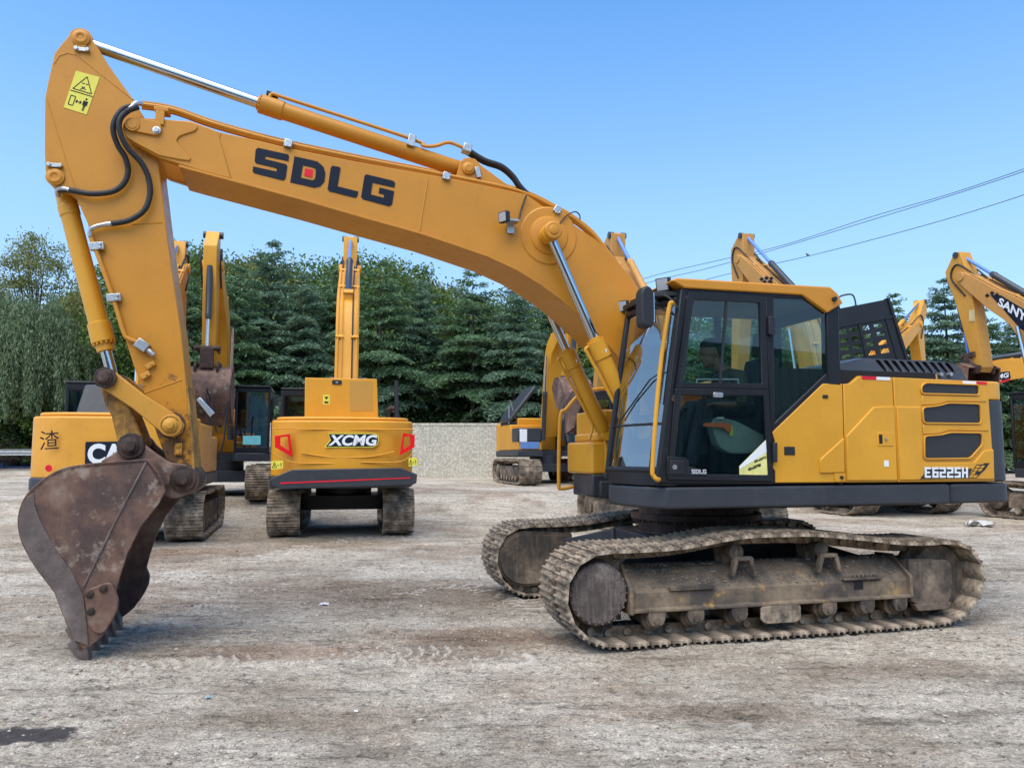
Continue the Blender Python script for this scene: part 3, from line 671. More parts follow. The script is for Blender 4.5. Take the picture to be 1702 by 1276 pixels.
# seat, consoles, levers
stt = MB(); sx = .0
stt.prism(round_poly([(sx-.36,1.80),(sx+.16,1.78),(sx+.16,1.93),(sx-.36,1.95)], .05), -1.12, -.66)
stt.prism(round_poly([(sx+.08,1.88),(sx+.22,1.86),(sx+.34,2.52),(sx+.24,2.55)], .05), -1.12, -.66)
stt.prism(round_poly([(sx+.24,2.57),(sx+.32,2.55),(sx+.36,2.80),(sx+.28,2.82)], .04), -1.03, -.75)
stt.bx(sx-.25, sx+.15, -1.05, -.73, 1.42, 1.80)
stt.build('seat', PLAS, cab, .02, seg=3)
co = MB(); co.prism(HF.ys(round_poly([(1178,700),(1190,693),(1222,700),(1267,724),(1269,730),(1262,748),(1240,755),(1208,754),(1190,742)], 8, 4), -1.2), -1.24, -1.12); co.prism(HF.ys(round_poly([(1178,700),(1190,693),(1222,700),(1267,724),(1269,730),(1240,755),(1208,754),(1190,742)], 8, 4), -1.2), -.66, -.54)
cs = co.build('arm_console', CONS, cab, .015, seg=3)
q = MB(); q.prism(HF.ys(round_poly([(1163,707),(1166,703),(1200,703),(1208,705),(1209,716),(1203,719),(1196,711),(1165,709.5)], 2), -1.2), -1.275, -1.245); q.build('safety_lever', ORG, cs, .004)
q = MB(); q.prism(HF.ys([(1207,709),(1213,708),(1214,723),(1208,725)], -1.2), -1.25, -1.238); q.build('warning_sticker', STKY, cs)
q = MB(); q.prism(HF.ys([(1187,693.5),(1197.5,693.5),(1197.5,696),(1187,696)], -1.2), -1.26, -1.24); q.build('console_badge', WHT, cs)
lv = MB()
for yy in (-1.16, -.62):
    a = HF.y(1180, 700, -1.2); lv.lathe((a[0], yy, a[1]-.02), (-.15,0,1), [(0,.075),(.05,.068),(.055,.058),(.10,.055),(.105,.045),(.15,.04),(.155,.016),(.27,.016),(.28,.028),(.36,.026),(.38,.01)], 14)
lv.build('joystick_lever', PLAS, cs, smooth=40)
pe = MB()
for yy in (-1.0, -.8):
    pe.tube([(-.72,yy,1.42),(-.66,yy,1.66),(-.62,yy,2.02)], .011, 8); pe.ball((-.62,yy,2.03), .028); pe.obox((-.78,yy,1.47), (.22,.10,.02), Matrix.Rotation(R(25),3,'Y'))
pe.build('travel_pedal', PLAS, cab)
mo = MB(); mo.bx(-.95,-.90,-.62,-.47,1.95,2.2); mo.tube([(-.92,-.54,1.45),(-.92,-.54,2.0)], .02, 8); mo.build('monitor', PLAS, cab, .01); mo = MB(); mo.bx(.36,.60,-1.3,-.5,1.42,2.2); mo.build('rear_console', INT, cab, .01); mo = MB(); mo.bx(-.98,-.86,-1.25,-.5,1.42,1.60)
mo.build('dash_console', INT, cab, .01)
hd2 = MB(); hd2.bx(-.72, .66, NY+.06, -.47, 3.02, 3.06); hd2.build('headliner', INT, cab)
gr = MB(); a = HF.y(1157, 645, -1.3); b = HF.y(1227, 645, -1.3); gr.tube(spline([(a[0],-1.3,a[1]-.05),(a[0]+.01,-1.3,a[1]+.07),(a[0]+.04,-1.3,a[1]+.08),(b[0]-.04,-1.3,b[1]+.08),(b[0],-1.3,b[1]+.07),(b[0],-1.3,b[1]-.05)],4), .008, 6); gr.build('inner_grab_bar', STEEL, cab)
# outer hand rail, mirror, work lamps
hr = MB(); q = [HF.y3(p, -1.47) for p in ((1104,797),(1093,797),(1086,790),(1084.5,775),(1091,680),(1101,580),(1112,512),(1116,503),(1124,501))]
q[0] = (q[0][0], NY, q[0][2]); q[-1] = (q[-1][0]+.02, NY, q[-1][2])
hr.tube(spline(q, 5), .019, 10); hr.build('hand_rail', YEL2, cab)
def sculpt(c, d, up, prof, name, m, par): pass
mr = MB(); c = HF.y3((1068.5, 514), -1.5)
mr.prism(round_poly([(c[0]-.055,c[2]-.165),(c[0]+.04,c[2]-.175),(c[0]+.065,c[2]-.12),(c[0]+.065,c[2]+.13),(c[0]+.03,c[2]+.185),(c[0]-.03,c[2]+.185),(c[0]-.06,c[2]+.13)], .05), -1.60, -1.47)
mo_ = mr.build('cab_mirror', PLAS, cab, .02, seg=3)
q = MB(); q.bx(c[0]+.062, c[0]+.068, -1.585, -1.485, c[2]-.12, c[2]+.13); q.build('mirror_glass', MIRR, mo_)
q = MB(); q.tube(spline([(c[0]+.02,-1.47,c[2]+.02),(c[0]+.12,-1.45,c[2]+.06),(c[0]+.16,-1.40,c[2]+.10),(c[0]+.22,-1.33,c[2]+.10)],5), .014, 8); q.tube([(c[0]+.1,-1.46,c[2]+.12),(c[0]+.11,-1.46,c[2]-.10)], .03, 8); q.build('mirror_arm', PLAS, mo_)
def lamp(c, d, size, par, name='work_lamp', bracket=None):
    d = Vector(d).normalized(); M = d.to_track_quat('Y', 'Z').to_matrix(); c = Vector(c)
    b = MB(); b.obox(c, (size, size*.45, size*.95), M)
    for k in range(-2, 3): b.obox(c - M @ Vector((0, size*.28, k*size*.18)), (size*.9, size*.2, size*.05), M)
    o = b.build(name, PLAS, par, size*.05)
    l_ = MB(); l_.obox(c + M @ Vector((0, size*.235, 0)), (size*.84, size*.03, size*.8), M); l_.build('lamp_lens', plain('lamp_lens_glass', (.34,.36,.38), .12, 0, .1) if 'lamp_lens_glass' not in MAT else MAT['lamp_lens_glass'], o, size*.03)
    if bracket: q = MB(); q.tube([c] + bracket, size*.1, 8); q.build('lamp_bracket', STEEL, o)
    return o
c1 = HF.y3((1103, 473), -1.18); lamp(c1, (-1,-.75,-.25), .13, cab, bracket=[(c1[0]+.06,-1.15,c1[2]-.10),(c1[0]+.18,-1.1,c1[2]-.14)])
c2 = HF.y3((1035, 509), -.30); lamp(c2, (-1,-.9,-.2), .12, cab, bracket=[(c2[0]+.06,-.32,c2[2]-.12),(c2[0]+.22,-.45,c2[2]-.12)])
vz = MB(); vz.plan([(-1.05,-1.2),(-.80,-1.3),(-.78,-.5),(-1.02,-.5)], 3.03, 3.075); vz.tube(spline([(-.95,-1.2,3.06),(-.9,-1.3,3.0),(-.86,-1.36,2.9)],4), .012, 6); vz.tube(spline([(-.98,-1.0,3.02),(-.94,-1.2,2.92),(-.9,-1.35,2.86)],4), .010, 6); vz.build('roof_visor', PLAS, cab, .01)

# ---------------------------------------------------------------- boom
BY = -.30
low = [(298,275),(330,284),(380,297.5),(500,330),(600,359),(700,387),(760,407),(809,424),(859,447),(898,471),(931,495),(957.5,518),(990,548),(1028,592),(1060,640),(1082,690)]
top = [(1130,690),(1120,620),(1098,555),(1062,488),(1045,458),(1023,430),(990,398),(944,367),(900,341),(874,323),(755,298),(591,268.5),(479,246),(430,234),(362,219),(345,212)]
bm_ = MB(); bl = HF.ys(low, BY); bt = HF.ys(top, BY)
bm_.prism(bl + bt + HF.ys([(302,232),(292,258)], BY), BY, .30)
boom = bm_.build('boom', YEL, hero, .006, 30)
ft = MB(); n = len(bl)                                                                # bottom flange plate
vs = [(p[0],BY-.025,p[1]) for p in bl]+[(p[0],.325,p[1]) for p in bl]; lo = off(bl + [(-.3, 3.5)], .0)
vs += [(p[0]+.0,BY-.025,p[1]-.022) for p in bl]+[(p[0],.325,p[1]-.022) for p in bl]
ft.add(vs, [(i,i+1,n+i+1,n+i) for i in range(n-1)]+[(2*n+i,3*n+i,3*n+i+1,2*n+i+1) for i in range(n-1)]+[(i,2*n+i,2*n+i+1,i+1) for i in range(n-1)]+[(n+i,n+i+1,3*n+i+1,3*n+i) for i in range(n-1)]+[(0,n,3*n,2*n),(n-1,3*n-1,4*n-1,2*n-1)])
ft.build('boom_flange', YEL, boom, .003)
fk = MB(); fo = HF.ys([(204,216),(206,207),(213,200),(222,197),(266,199),(317,202),(352,215),(362,219.5),(385,298.5),(330,284),(265,263),(225,241),(209,229)], BY)
fk.prism(fo, BY-.012, BY+.07); fk.prism(fo, .23, .312)
fork = fk.build('boom_fork', YEL, boom, .010)
fk = MB(); fk.prism(HF.ys(round_poly([(204,216),(206,207),(213,199.5),(222,197.5),(266,199.5),(322,205),(330,212),(326,219),(299,228),(293,236),(318,264),(316,269),(300,267),(265,260),(225,239),(209,229)], 4, 2), BY), BY-.026, BY-.005); fk.build('boss_plate', YEL, fork, .006)
pp = MB(); pp.prism(HF.ys(round_poly([(212,212),(216,202),(226,199.5),(262,205),(270,212),(270,222),(262,229),(226,222),(214,220)], 6, 3), BY), BY-.05, BY-.02)
a = HF.y(222,211,BY); pp.cyl((a[0],BY-.06,a[1]),(a[0],.33,a[1]),.06,n=24); pp.lathe((a[0],BY-.05,a[1]),(0,-1,0),[(0,.045),(.015,.042),(.015,.02)],20)
pn = pp.build('stick_pin', YEL, fork, .005)
a = HF.y(262,220.5,BY); q = MB(); q.lathe((a[0],BY-.045,a[1]),(0,-1,0),[(0,.035),(.01,.035),(.012,.022),(.028,.02)],12); q.build('pin_bolt', STEEL, pn)
for A, B in (((711,297),(697,384)), ((366,222),(345,284))):
    sw = MB(); a = HF.y(*A, BY); b = HF.y(*B, BY); sw.tube([(a[0],BY,a[1]),(b[0],BY,b[1])], .008, 6); sw.build('weld_seam', YEL, boom)
# raised boss round the cylinder pin
a = HF.y(912,392,BY); q = MB(); q.lathe((a[0],BY+.01,a[1]),(0,-1,0),[(0,.30),(.012,.30),(.022,.285),(.022,.20),(.035,.19),(.05,.13),(.05,.0)],40); q.build('pin_boss', YEL, boom)
# lettering on the boom side
def bz(x, y): return (410 + x/6.546, 235 + y/6.546)
LOGO = {'S': [(120,72),(450,145),(461,165),(455,218),(205,165),(200,195),(430,250),(443,275),(425,405),(398,428),(80,347),(65,325),(72,275),(325,330),(328,295),(100,240),(87,215),(98,95)],
        'L': [(930,268),(1005,280),(1022,292),(990,492),(1215,548),(1207,590),(1185,617),(900,545),(880,520),(915,290)],
        'G': [(1300,360),(1590,430),(1615,452),(1608,505),(1370,452),(1350,580),(1490,615),(1495,580),(1435,565),(1445,503),(1605,545),(1582,688),(1550,708),(1265,632),(1245,605),(1280,380)]}
DO = [(520,165),(700,205),(770,222),(835,278),(857,350),(845,440),(800,492),(735,507),(610,477),(473,447)]
DI = [(612,262),(690,280),(728,289),(745,298),(752,318),(748,385),(738,415),(715,425),(650,412),(590,398)]
def logo(mapf, put, red=True):
    for k in 'SLG': put([mapf(*p) for p in LOGO[k]], None, NAVY)
    put([mapf(*p) for p in DO], [mapf(*p) for p in DI], NAVY)
    if red: put([mapf(*p) for p in ((637,295),(722,313),(712,397),(625,375))], None, REDD)
acc = {}
def put_boom(o, i, m):
    mb = acc.setdefault(m.name, MB()); z0, z1 = BY-.005, BY+.002
    mb.prism(HF.ys(o, BY), z0, z1) if i is None else mb.ring(HF.ys(o, BY), HF.ys(i, BY), z0, z1)
logo(bz, put_boom)
for k, mb in acc.items(): mb.build('boom_lettering' if k == NAVY.name else 'red_square', MAT[k], boom)
# the same lettering small on the door
Oo = Vector((65,330)); U = Vector((1565-65,708-330)); V = Vector((120-72,72-300)) ; det = U.x*V.y-U.y*V.x
def uv(x, y): d = Vector((x,y))-Oo; return ((d.x*V.y-d.y*V.x)/det, (U.x*d.y-U.y*d.x)/det)
acc = {}
def put_door(o, i, m):
    mb = acc.setdefault('d', MB())
    mb.prism(HF.ys(o, NY), NY-.026, NY-.018) if i is None else mb.ring(HF.ys(o, NY), HF.ys(i, NY), NY-.026, NY-.018)
def dmap(x, y): u, v = uv(x, y); return (1147.5+24*u, 786.6-6.2*v+.6*u)
SILV = plain('silver_lettering', (.42,.43,.45), .4)
for k in 'SLG': put_door([dmap(*p) for p in LOGO[k]], None, SILV)
put_door([dmap(*p) for p in DO], [dmap(*p) for p in DI], SILV)
acc['d'].build('door_lettering', SILV, dl)
# boom work lamp
c = HF.y3((838,361), BY-.17); lp = lamp(c, (-1,-.55,-.12), .11, boom, 'boom_lamp')
q = MB(); a = HF.y3((852,368), BY-.10); b = HF.y3((848,388), BY-.02); q.obox((a[0],BY-.09,a[2]),(.11,.13,.016),Matrix.Identity(3)); q.bx(a[0]-.035,a[0]+.035,BY-.03,BY-.01,b[2],a[2]); q.build('lamp_bracket', STEEL, lp)
q = MB(); q.tube(spline([(c[0]+.03,BY-.13,c[2]-.01),(a[0]+.06,BY-.06,a[2]+.02)]+[HF.y3(p, BY-.03) for p in ((866,350),(871,335),(875,325))],5), .010, 6); q.build('lamp_cable', RUB, lp)
# pipes on the boom
for dy, dz, y in ((0,0,BY+.03), (5,0,BY+.10), (-3,0,.20)):
    q = MB(); q.tube(spline([HF.y3((p[0],p[1]+dy), y) for p in ((236,174),(268,178),(300,186),(350,204),(420,224),(480,239),(600,264),(740,291),(860,317),(925,347),(957,366),(985,389),(1008,418),(1042,462),(1064,493),(1095,550))],5), .020, 8); q.build('hydraulic_pipe', YEL, boom)
for px, py in ((479,241),(742,295),(926,351)):
    a = HF.y3((px,py), BY-.01); q = MB(); q.obox((a[0],BY+.03,a[2]+.012),(.075,.12,.075),Matrix.Rotation(R(12 if px<900 else 32),3,'Y')); 
    for s in (-1,1): q.cyl((a[0]+s*.02,BY-.045,a[2]-.02),(a[0]+s*.02,BY-.02,a[2]-.02),.012,n=6)
    q.build('pipe_clamp', STEEL, boom, .006)
q = MB(); a = HF.y3((268,185),BY-.03); b = HF.y3((264,208),BY-.03); q.obox(((a[0]+b[0])/2,BY-.035,(a[2]+b[2])/2),(.075,.02,a[2]-b[2]),Matrix.Identity(3)); q.obox((a[0],BY+.03,a[2]+.02),(.12,.14,.04),Matrix.Identity(3)); q.build('hose_bracket', YEL, boom, .006)
q = MB(); q.tube(spline([HF.y3(p, BY-.03) for p in ((928,375),(940,360),(955,352),(963,357),(964,365))],5), .007, 6); q.build('sensor_cable', RUB, boom)

# boom cylinders
def along(A, B, t): return Vector(A).lerp(Vector(B), t)
def cylinder(A, G, B, rr, rb, rod_m, bar_m, par, name, gl=.16, eyes=True):
    """rod from eye A to gland G, barrel from G to foot B"""
    A, G, B = Vector(A), Vector(G), Vector(B); d = (B-A).normalized()
    b = MB(); b.lathe(G, d, [(0,rr*1.25),(.03,rr*1.3),(.035,rb*1.12),(gl,rb*1.14),(gl+.015,rb*1.0),(gl+.2,rb*.995),((B-G).length-.06,rb*.99),((B-G).length-.02,rb*.7)], 28)
    side_ = d.cross(Vector((0,1,0))).normalized()
    for k in range(14):
        a = 2*math.pi*k/14; o = side_*math.cos(a)*rb*.98 + Vector((0,1,0))*math.sin(a)*rb*.98
        b.cyl(G + d*.020 + o, G + d*.042 + o, .011, n=6)
    c = b.build(name, bar_m, par)
    r_ = MB(); r_.cyl(A + d*.03, G + d*.02, rr, n=24); r_.build('piston_rod', rod_m, c, smooth=60)
    if eyes:
        e = MB(); e.cyl(A - Vector((0,rb*.75,0)), A + Vector((0,rb*.75,0)), rr*1.9, n=24); e.cyl(B - Vector((0,rb*.7,0)), B + Vector((0,rb*.7,0)), rr*1.9, n=24); e.build('cylinder_eye', bar_m, c, .004)
    return c
YC = .43
A0 = HF.y(913,389,-YC); G0 = HF.y(987,561,-YC); B0 = HF.y(1010,716,YC)
for s in (-1, 1):
    y = s*YC
    c = cylinder((A0[0],y,A0[1]), (G0[0],y,G0[1]), (B0[0],y,B0[1]-.02), .048, .082, CHROME, YEL2, hero, 'boom_cylinder', .22)
    q = MB(); d = Vector((B0[0]-G0[0],0,B0[1]-G0[1])).normalized(); P0 = Vector((G0[0],y,G0[1])); sd = Vector((-d.z,0,d.x)); sd = sd if sd.x < 0 else -sd
    q.tube(spline([P0+d*.06+sd*.05, P0+d*.06+sd*.13, P0+d*.14+sd*.135, P0+d*.5+sd*.125, P0+d*.80+sd*.125, P0+d*.90+sd*.14, P0+d*1.0+sd*.24],5), .017, 8); q.build('cylinder_pipe', YEL2, c)
    q = MB(); q.obox(P0+d*.16+Vector((0,-.088,0)), (.05,.006,.035), Matrix.Identity(3)); q.build('cylinder_label', WHT, c)
q = MB(); q.cyl((A0[0],-YC-.11,A0[1]),(A0[0],YC+.11,A0[1]),.062,n=24); q.lathe((A0[0],-YC-.11,A0[1]),(0,-1,0),[(0,.09),(.03,.09),(.04,.075),(.04,.045),(.05,.045),(.055,.02)],24); q.build('cylinder_pin', YEL, boom, .004)
# stick cylinder on top of the boom
P1 = HF.y3((137,70),0); P2 = HF.y3((428,171),0); P3 = HF.y3((777,281),0)
c = cylinder(P1, P2, P3, .052, .082, CHROME, YEL, boom, 'stick_cylinder', .24)
ml = MB(); ml.prism(HF.ys([(757,299),(765,268),(778,262),(790,265),(800,276),(840,305),(870,321)], -.13), -.14, -.09); ml.prism(HF.ys([(757,299),(765,268),(778,262),(790,265),(800,276),(840,305),(870,321)], -.13), .09, .14)
a = HF.y3((778,281),-.13); ml.lathe((a[0],-.14,a[2]),(0,-1,0),[(0,.065),(.02,.065),(.025,.045),(.035,.04),(.035,.0)],20); ml.build('cylinder_lug', YEL, boom, .008)
q = MB(); a = HF.y3((794,287),-.15); q.obox((a[0],-.155,a[2]),(.05,.03,.11),Matrix.Rotation(R(-12),3,'Y')); q.build('lug_keeper', STEEL, boom, .004)
d = (P3-Vector(P2) if isinstance(P3, Vector) else Vector(P3)-Vector(P2)).normalized(); up = Vector((d.z*-1,0,d.x)); up = up if up.z > 0 else -up
q = MB(); B_ = Vector(P2)
Ls = (Vector(P3)-B_).length
q.tube(spline([B_+d*.10+up*.05+Vector((0,-.05,0)), B_+d*.12+up*.115+Vector((0,-.04,0)), B_+d*.3+up*.11+Vector((0,-.05,0)), B_+d*(Ls-.62)+up*.105+Vector((0,-.05,0)), B_+d*(Ls-.50)+up*.06+Vector((0,-.08,0)), B_+d*(Ls-.38)+up*.10+Vector((0,-.07,0)), B_+d*(Ls-.25)+up*.19+Vector((0,-.05,0)), B_+d*(Ls-.08)+up*.18+Vector((0,-.05,0))],5), .018, 8); q.build('cylinder_pipe', YEL, c)
for t in (.06, .10): 
    q = MB(); q.obox(B_+d*t*1.4+up*.115, (.05,.09,.035), Matrix.Rotation(math.atan2(-d.z,d.x),3,'Y')); q.build('port_block', RUST, c, .004)
q = MB(); q.obox(B_+d*(Ls-.62)+up*.07+Vector((0,-.06,0)), (.075,.10,.12), Matrix.Rotation(math.atan2(-d.z,d.x),3,'Y')); q.build('pipe_clamp', STEEL, c, .006)
q = MB(); e = B_+d*(Ls-.06)+up*.18+Vector((0,-.05,0)); q.obox(e, (.09,.11,.08), Matrix.Rotation(math.atan2(-d.z,d.x),3,'Y')); q.build('port_block', STEEL, c, .006)
for dy, dp in ((-.05,0), (.02,4)):
    q = MB(); q.tube(spline([e+Vector((0,dy+.05,0))]+[HF.y3((p[0],p[1]+dp), dy) for p in ((805,266),(833,276),(852,292),(864,309),(880,326))],6), .026, 10); q.build('rubber_hose', RUB, c)

# ---------------------------------------------------------------- stick
SY = -.21
sp_ = [(117,57),(124,51),(134,49),(145,53),(152,64),(163,80),(180,108),(205,143),(222,167),(240,196),(256,235),(263,262),(265,285),(278,393),(292,491),(301,551),(310,641),(316,700),(320,750),(322,785),(314,803),(302,808),(290,795),(277,765),(262,725),(250,690),(239,651),(226,619),(196,525),(145,370),(127,330),(112,318),(95,312),(82,305),(76,292),(74,255),(74.5,165),(79,140),(88,100),(91,88),(105,70)]
sk_ = MB(); sk_.prism(HF.ys(sp_, SY), SY, .21); stick = sk_.build('stick', YELST, hero, .007)
# wear on the lower part and rear edge plate
q = MB(); q.prism(HF.ys([(310,641),(312,641),(318,700),(322,750),(324,785),(316,803),(314,803),(320,785),(318,750),(315,700)], SY), SY-.012, .222); q.build('wear_plate', LINKM, stick)
def seam(l, r_=.006): q = MB(); q.tube([(p[0], SY, p[1]) for p in HF.ys(l, SY)], r_, 6); q.build('weld_seam', YEL, stick)
seam([(90,106),(98,93),(112,88),(128,92),(222,166)]); seam([(78,166),(108,262),(127,318)], .005); seam([(219,372),(270,370)]); seam([(240,653),(302,631)]); seam([(225,262),(258,258)], .005)
for px, py, pl in ((135,64,[(124,70),(134,52),(146,58),(145,76),(141,82),(128,80)]),(92,295,[(80,290),(92,280),(104,290),(103,302),(92,306),(82,302)])):
    q = MB(); q.prism(HF.ys(round_poly(pl,4), SY), SY-.016, SY)
    a = HF.y(px,py,SY); q.lathe((a[0],SY,a[1]),(0,-1,0),[(0,.075),(.018,.075),(.022,.058),(.03,.05),(.03,.03),(.022,.028),(.022,.0)],28); q.build('pin_boss', YEL, stick, .004)
for px, py in ((137,84),(92,276)):
    q = MB(); a = HF.y(px,py,SY); q.bx(a[0]-.045,a[0]+.045,SY-.025,SY,a[1]-.018,a[1]+.018)
    for s in (-1,1): q.cyl((a[0]+s*.045,SY-.04,a[1]),(a[0]+s*.045,SY,a[1]),.02,n=6)
    q.build('pin_keeper', STEEL, stick, .004)
for px, py, rr in ((285,707,1.0),):
    a = HF.y(px,py,SY-.07); q = MB(); q.cyl((a[0],SY-.13,a[1]),(a[0],.34,a[1]),.085,n=24); q.lathe((a[0],SY-.10,a[1]),(0,-1,0),[(0,.095),(.03,.095),(.03,.06),(.05,.055),(.055,.035),(.075,.035),(.08,.02)],24); q.build('link_pin', YELW, stick, .005)
    q = MB(); q.lathe((a[0],SY-.055,a[1]),(0,-1,0),[(0,.115),(.02,.115),(.02,.08)],28); q.build('pin_seal', RUST, stick)
# warning sign on the stick
wq = [(126.5,118),(166,129),(144,191),(106,179)]
q = MB(); q.prism(HF.ys(wq, SY), SY-.004, SY+.002); ws_ = q.build('warning_sign', STKY, stick)
WB = quad(HF.y3(wq[3],SY-.006), HF.y3(wq[2],SY-.006), HF.y3(wq[1],SY-.006), HF.y3(wq[0],SY-.006))
q = MB()
def flat(poly, fn, mb): mb.add([fn(*p) for p in poly], [tuple(range(len(poly)))])
def line2(a, b, w_, fn, mb, asp=1.6):
    dx, dy = b[0]-a[0], (b[1]-a[1])*asp; L_ = math.hypot(dx, dy) or 1; nx, ny = -dy/L_*w_/2, dx/L_*w_/2/asp
    flat([(a[0]+nx,a[1]+ny),(b[0]+nx,b[1]+ny),(b[0]-nx,b[1]-ny),(a[0]-nx,a[1]-ny)], fn, mb)
for a, b in (((.10,.54),(.90,.54)),((.90,.54),(.50,.93)),((.50,.93),(.10,.54)),((.38,.74),(.50,.74)),((.54,.74),(.66,.74)),((.42,.66),(.52,.61)),((.52,.61),(.62,.60)),((.45,.60),(.55,.66)),((.40,.57),(.48,.61)),
             ((.12,.12),(.32,.12)),((.32,.12),(.32,.36)),((.32,.36),(.12,.36)),((.12,.36),(.12,.12)),((.38,.25),(.62,.25)),((.38,.25),(.44,.29)),((.38,.25),(.44,.21)),((.62,.25),(.56,.29)),((.62,.25),(.56,.21)),
             ((.02,.48),(.98,.48))): line2(a, b, .035, WB, q)
flat([(.68,.32),(.88,.32),(.88,.20),(.84,.20),(.84,.29),(.81,.06),(.785,.06),(.785,.19),(.77,.19),(.77,.06),(.74,.06),(.72,.29),(.72,.20),(.68,.20)], WB, q); flat([(.78+.045*math.cos(k*.7), .37+.028*math.sin(k*.7)) for k in range(9)], WB, q)
q.build('warning_pictogram', NAVY, ws_, smooth=0)
# hoses and pipe on the stick
h1 = [((226,176),-.34),((208,180),-.36),((194,194),-.37),((188,215),-.36),((195,240),-.33),((208,262),-.30),((213,285),-.27),((205,306),-.26),((185,319),-.26),((150,322),-.27),((115,316),-.24),((98,316),-.16)]
h2 = [((230,178),-.36),((212,185),-.38),((199,200),-.39),((200,222),-.38),((213,247),-.35),((235,271),-.31),((247,297),-.28),((249,325),-.27),((239,350),-.27),((215,366),-.27),((185,372),-.26)]
hoses = {'h1': h1, 'h2': h2}
for h in (h1, h2):
    P = spline([HF.y3(p, y) for p, y in h], 14); q = MB(); rs = [.0235 + (.0028 if k % 2 else -.0012) for k in range(len(P))]
    q.tube(P, rs, 12); q.build('rubber_hose', RUB, stick, smooth=50)
q = MB(); e1 = [HF.y3(p, y) for p, y in (((187,372),-.26),((172,373.5),-.26),((158,377),-.26),((150,383),-.25),((150,393),-.245))]; q.tube(spline(e1,5), [.024]*5+[.020]*(len(spline(e1,5))-5), 12); q.build('hose_fitting', STEEL, stick); q = MB()
e2 = [HF.y3(p, y) for p, y in (((212,186),-.37),((219,178),-.355),((226,172),-.34),((236,173),-.30))]; q.tube(spline(e2,5), .022, 12); q.build('hose_fitting', STEEL, stick); q = MB()
e3 = [HF.y3(p, y) for p, y in (((116,316),-.25),((104,313),-.22),((96,316),-.16),((97,326),-.10))]; q.tube(spline(e3,5), .020, 12); q.build('hose_fitting', STEEL, stick)
q = MB(); q.tube(spline([HF.y3(p, SY-.03) for p in ((150,392),(155,405),(163,425),(188,495),(206,553),(213,562),(226,568),(236,574))],6), .019, 10); q.build('hydraulic_pipe', YEL, stick)
for px, py in ((163,411),(191,496)):
    a = HF.y3((px,py),SY); q = MB(); M3 = Matrix.Rotation(R(-8),3,'Y'); q.obox((a[0],SY-.028,a[2]),(.115,.055,.068),M3)
    for s in (-1,1): q.cyl((a[0]+.03,SY-.07,a[2]+s*.016),(a[0]+.03,SY-.05,a[2]+s*.016),.013,n=8)
    q.build('pipe_clamp', STEEL, stick, .007)
a = HF.y3((238,575),SY); q = MB(); M3 = Matrix.Rotation(R(35),3,'Y'); q.obox((a[0],SY-.04,a[2]),(.105,.08,.085),M3); q.cyl((a[0]+.04,SY-.04,a[2]-.035),(a[0]+.10,SY-.04,a[2]-.085),.026,n=8); q.build('port_block', STEEL, stick, .006)
for px, py in ((251,607),(243,624)):
    a = HF.y3((px,py),SY); q = MB(); M3 = Matrix.Rotation(R(-35),3,'Y'); q.obox((a[0],SY-.02,a[2]),(.08,.04,.042),M3); q.cyl((a[0]+.01,SY-.05,a[2]+.005),(a[0]+.01,SY-.03,a[2]+.005),.009,n=8); q.build('bracket_block', YELW, stick, .004)
a = HF.y3((297,746),SY); q = MB(); q.bx(a[0]-.03,a[0]+.03,SY-.03,SY,a[2]-.055,a[2]+.055); 
for s in (-1,1): q.cyl((a[0],SY-.045,a[2]+s*.03),(a[0],SY-.03,a[2]+s*.03),.02,n=10)
q.build('pin_keeper', YELW, stick, .006)
# bucket cylinder and links
Cp = HF.y(178,629,-.25); cA = HF.y3((92,296),0); cA = (HF.y(92,296,SY)[0],0,HF.y(92,296,SY)[1]); cE = (Cp[0],0,Cp[1])
dd = (Vector(cE)-Vector(cA)); Ld = dd.length; dn = dd/Ld
gl = Vector(cA)+dn*(Ld*.845)
c = MB(); c.lathe(Vector(cA), dn, [(0,.055),(.05,.078),(Ld*.10,.080),(Ld*.105,.086),(Ld*.15,.086),(Ld*.155,.080),(Ld*.70,.082),(Ld*.705,.096),(Ld*.80,.10),(Ld*.805,.074),(Ld*.845,.074),(Ld*.848,.05)], 30)
for k in range(14):
    an = 2*math.pi*k/14; o = Vector((0,1,0))*math.cos(an)*.088 + dn.cross(Vector((0,1,0))).normalized()*math.sin(an)*.088
    c.cyl(Vector(cA)+dn*(Ld*.80)+o, Vector(cA)+dn*(Ld*.812)+o, .011, n=6)
bc = c.build('bucket_cylinder', YEL2, stick)
q = MB(); q.cyl(Vector(cA)+dn*Ld*.83, Vector(cE), .046, n=24); q.build('piston_rod', CHROME, bc, smooth=60)
Sp = HF.y(285,707,-.28)
gl_ = MB()
for y0, y1 in ((-.29,-.24), (.24,.29)):
    a = Vector((Cp[0],Cp[1])); b = Vector((Sp[0],Sp[1])); t = (b-a).normalized(); n2 = Vector((-t.y,t.x))
    gl_.prism([tuple(a+n2*.085+t*.02), tuple(a+n2*.06-t*.07), tuple(a-t*.095), tuple(a-n2*.06-t*.07), tuple(a-n2*.085+t*.02), tuple((a+b)/2-n2*.075), tuple(b-n2*.10), tuple(b-n2*.07+t*.085), tuple(b+t*.11), tuple(b+n2*.07+t*.085), tuple(b+n2*.10), tuple((a+b)/2+n2*.075)], y0, y1)
gk = gl_.build('guide_link', YELW, stick, .01)
q = MB(); q.cyl((Cp[0],-.33,Cp[1]),(Cp[0],.33,Cp[1]),.075,n=24); q.lathe((Cp[0],-.30,Cp[1]),(0,-1,0),[(0,.095),(.03,.095),(.03,.07),(.05,.06),(.052,.045),(.08,.045),(.085,.02)],8); q.build('link_pin', RUST, gk, .004)
Bp = HF.y(219,742,-.20)
hl = MB(); a = Vector((Cp[0],Cp[1])); b = Vector((Bp[0],Bp[1])); t = (b-a).normalized(); n2 = Vector((-t.y,t.x))
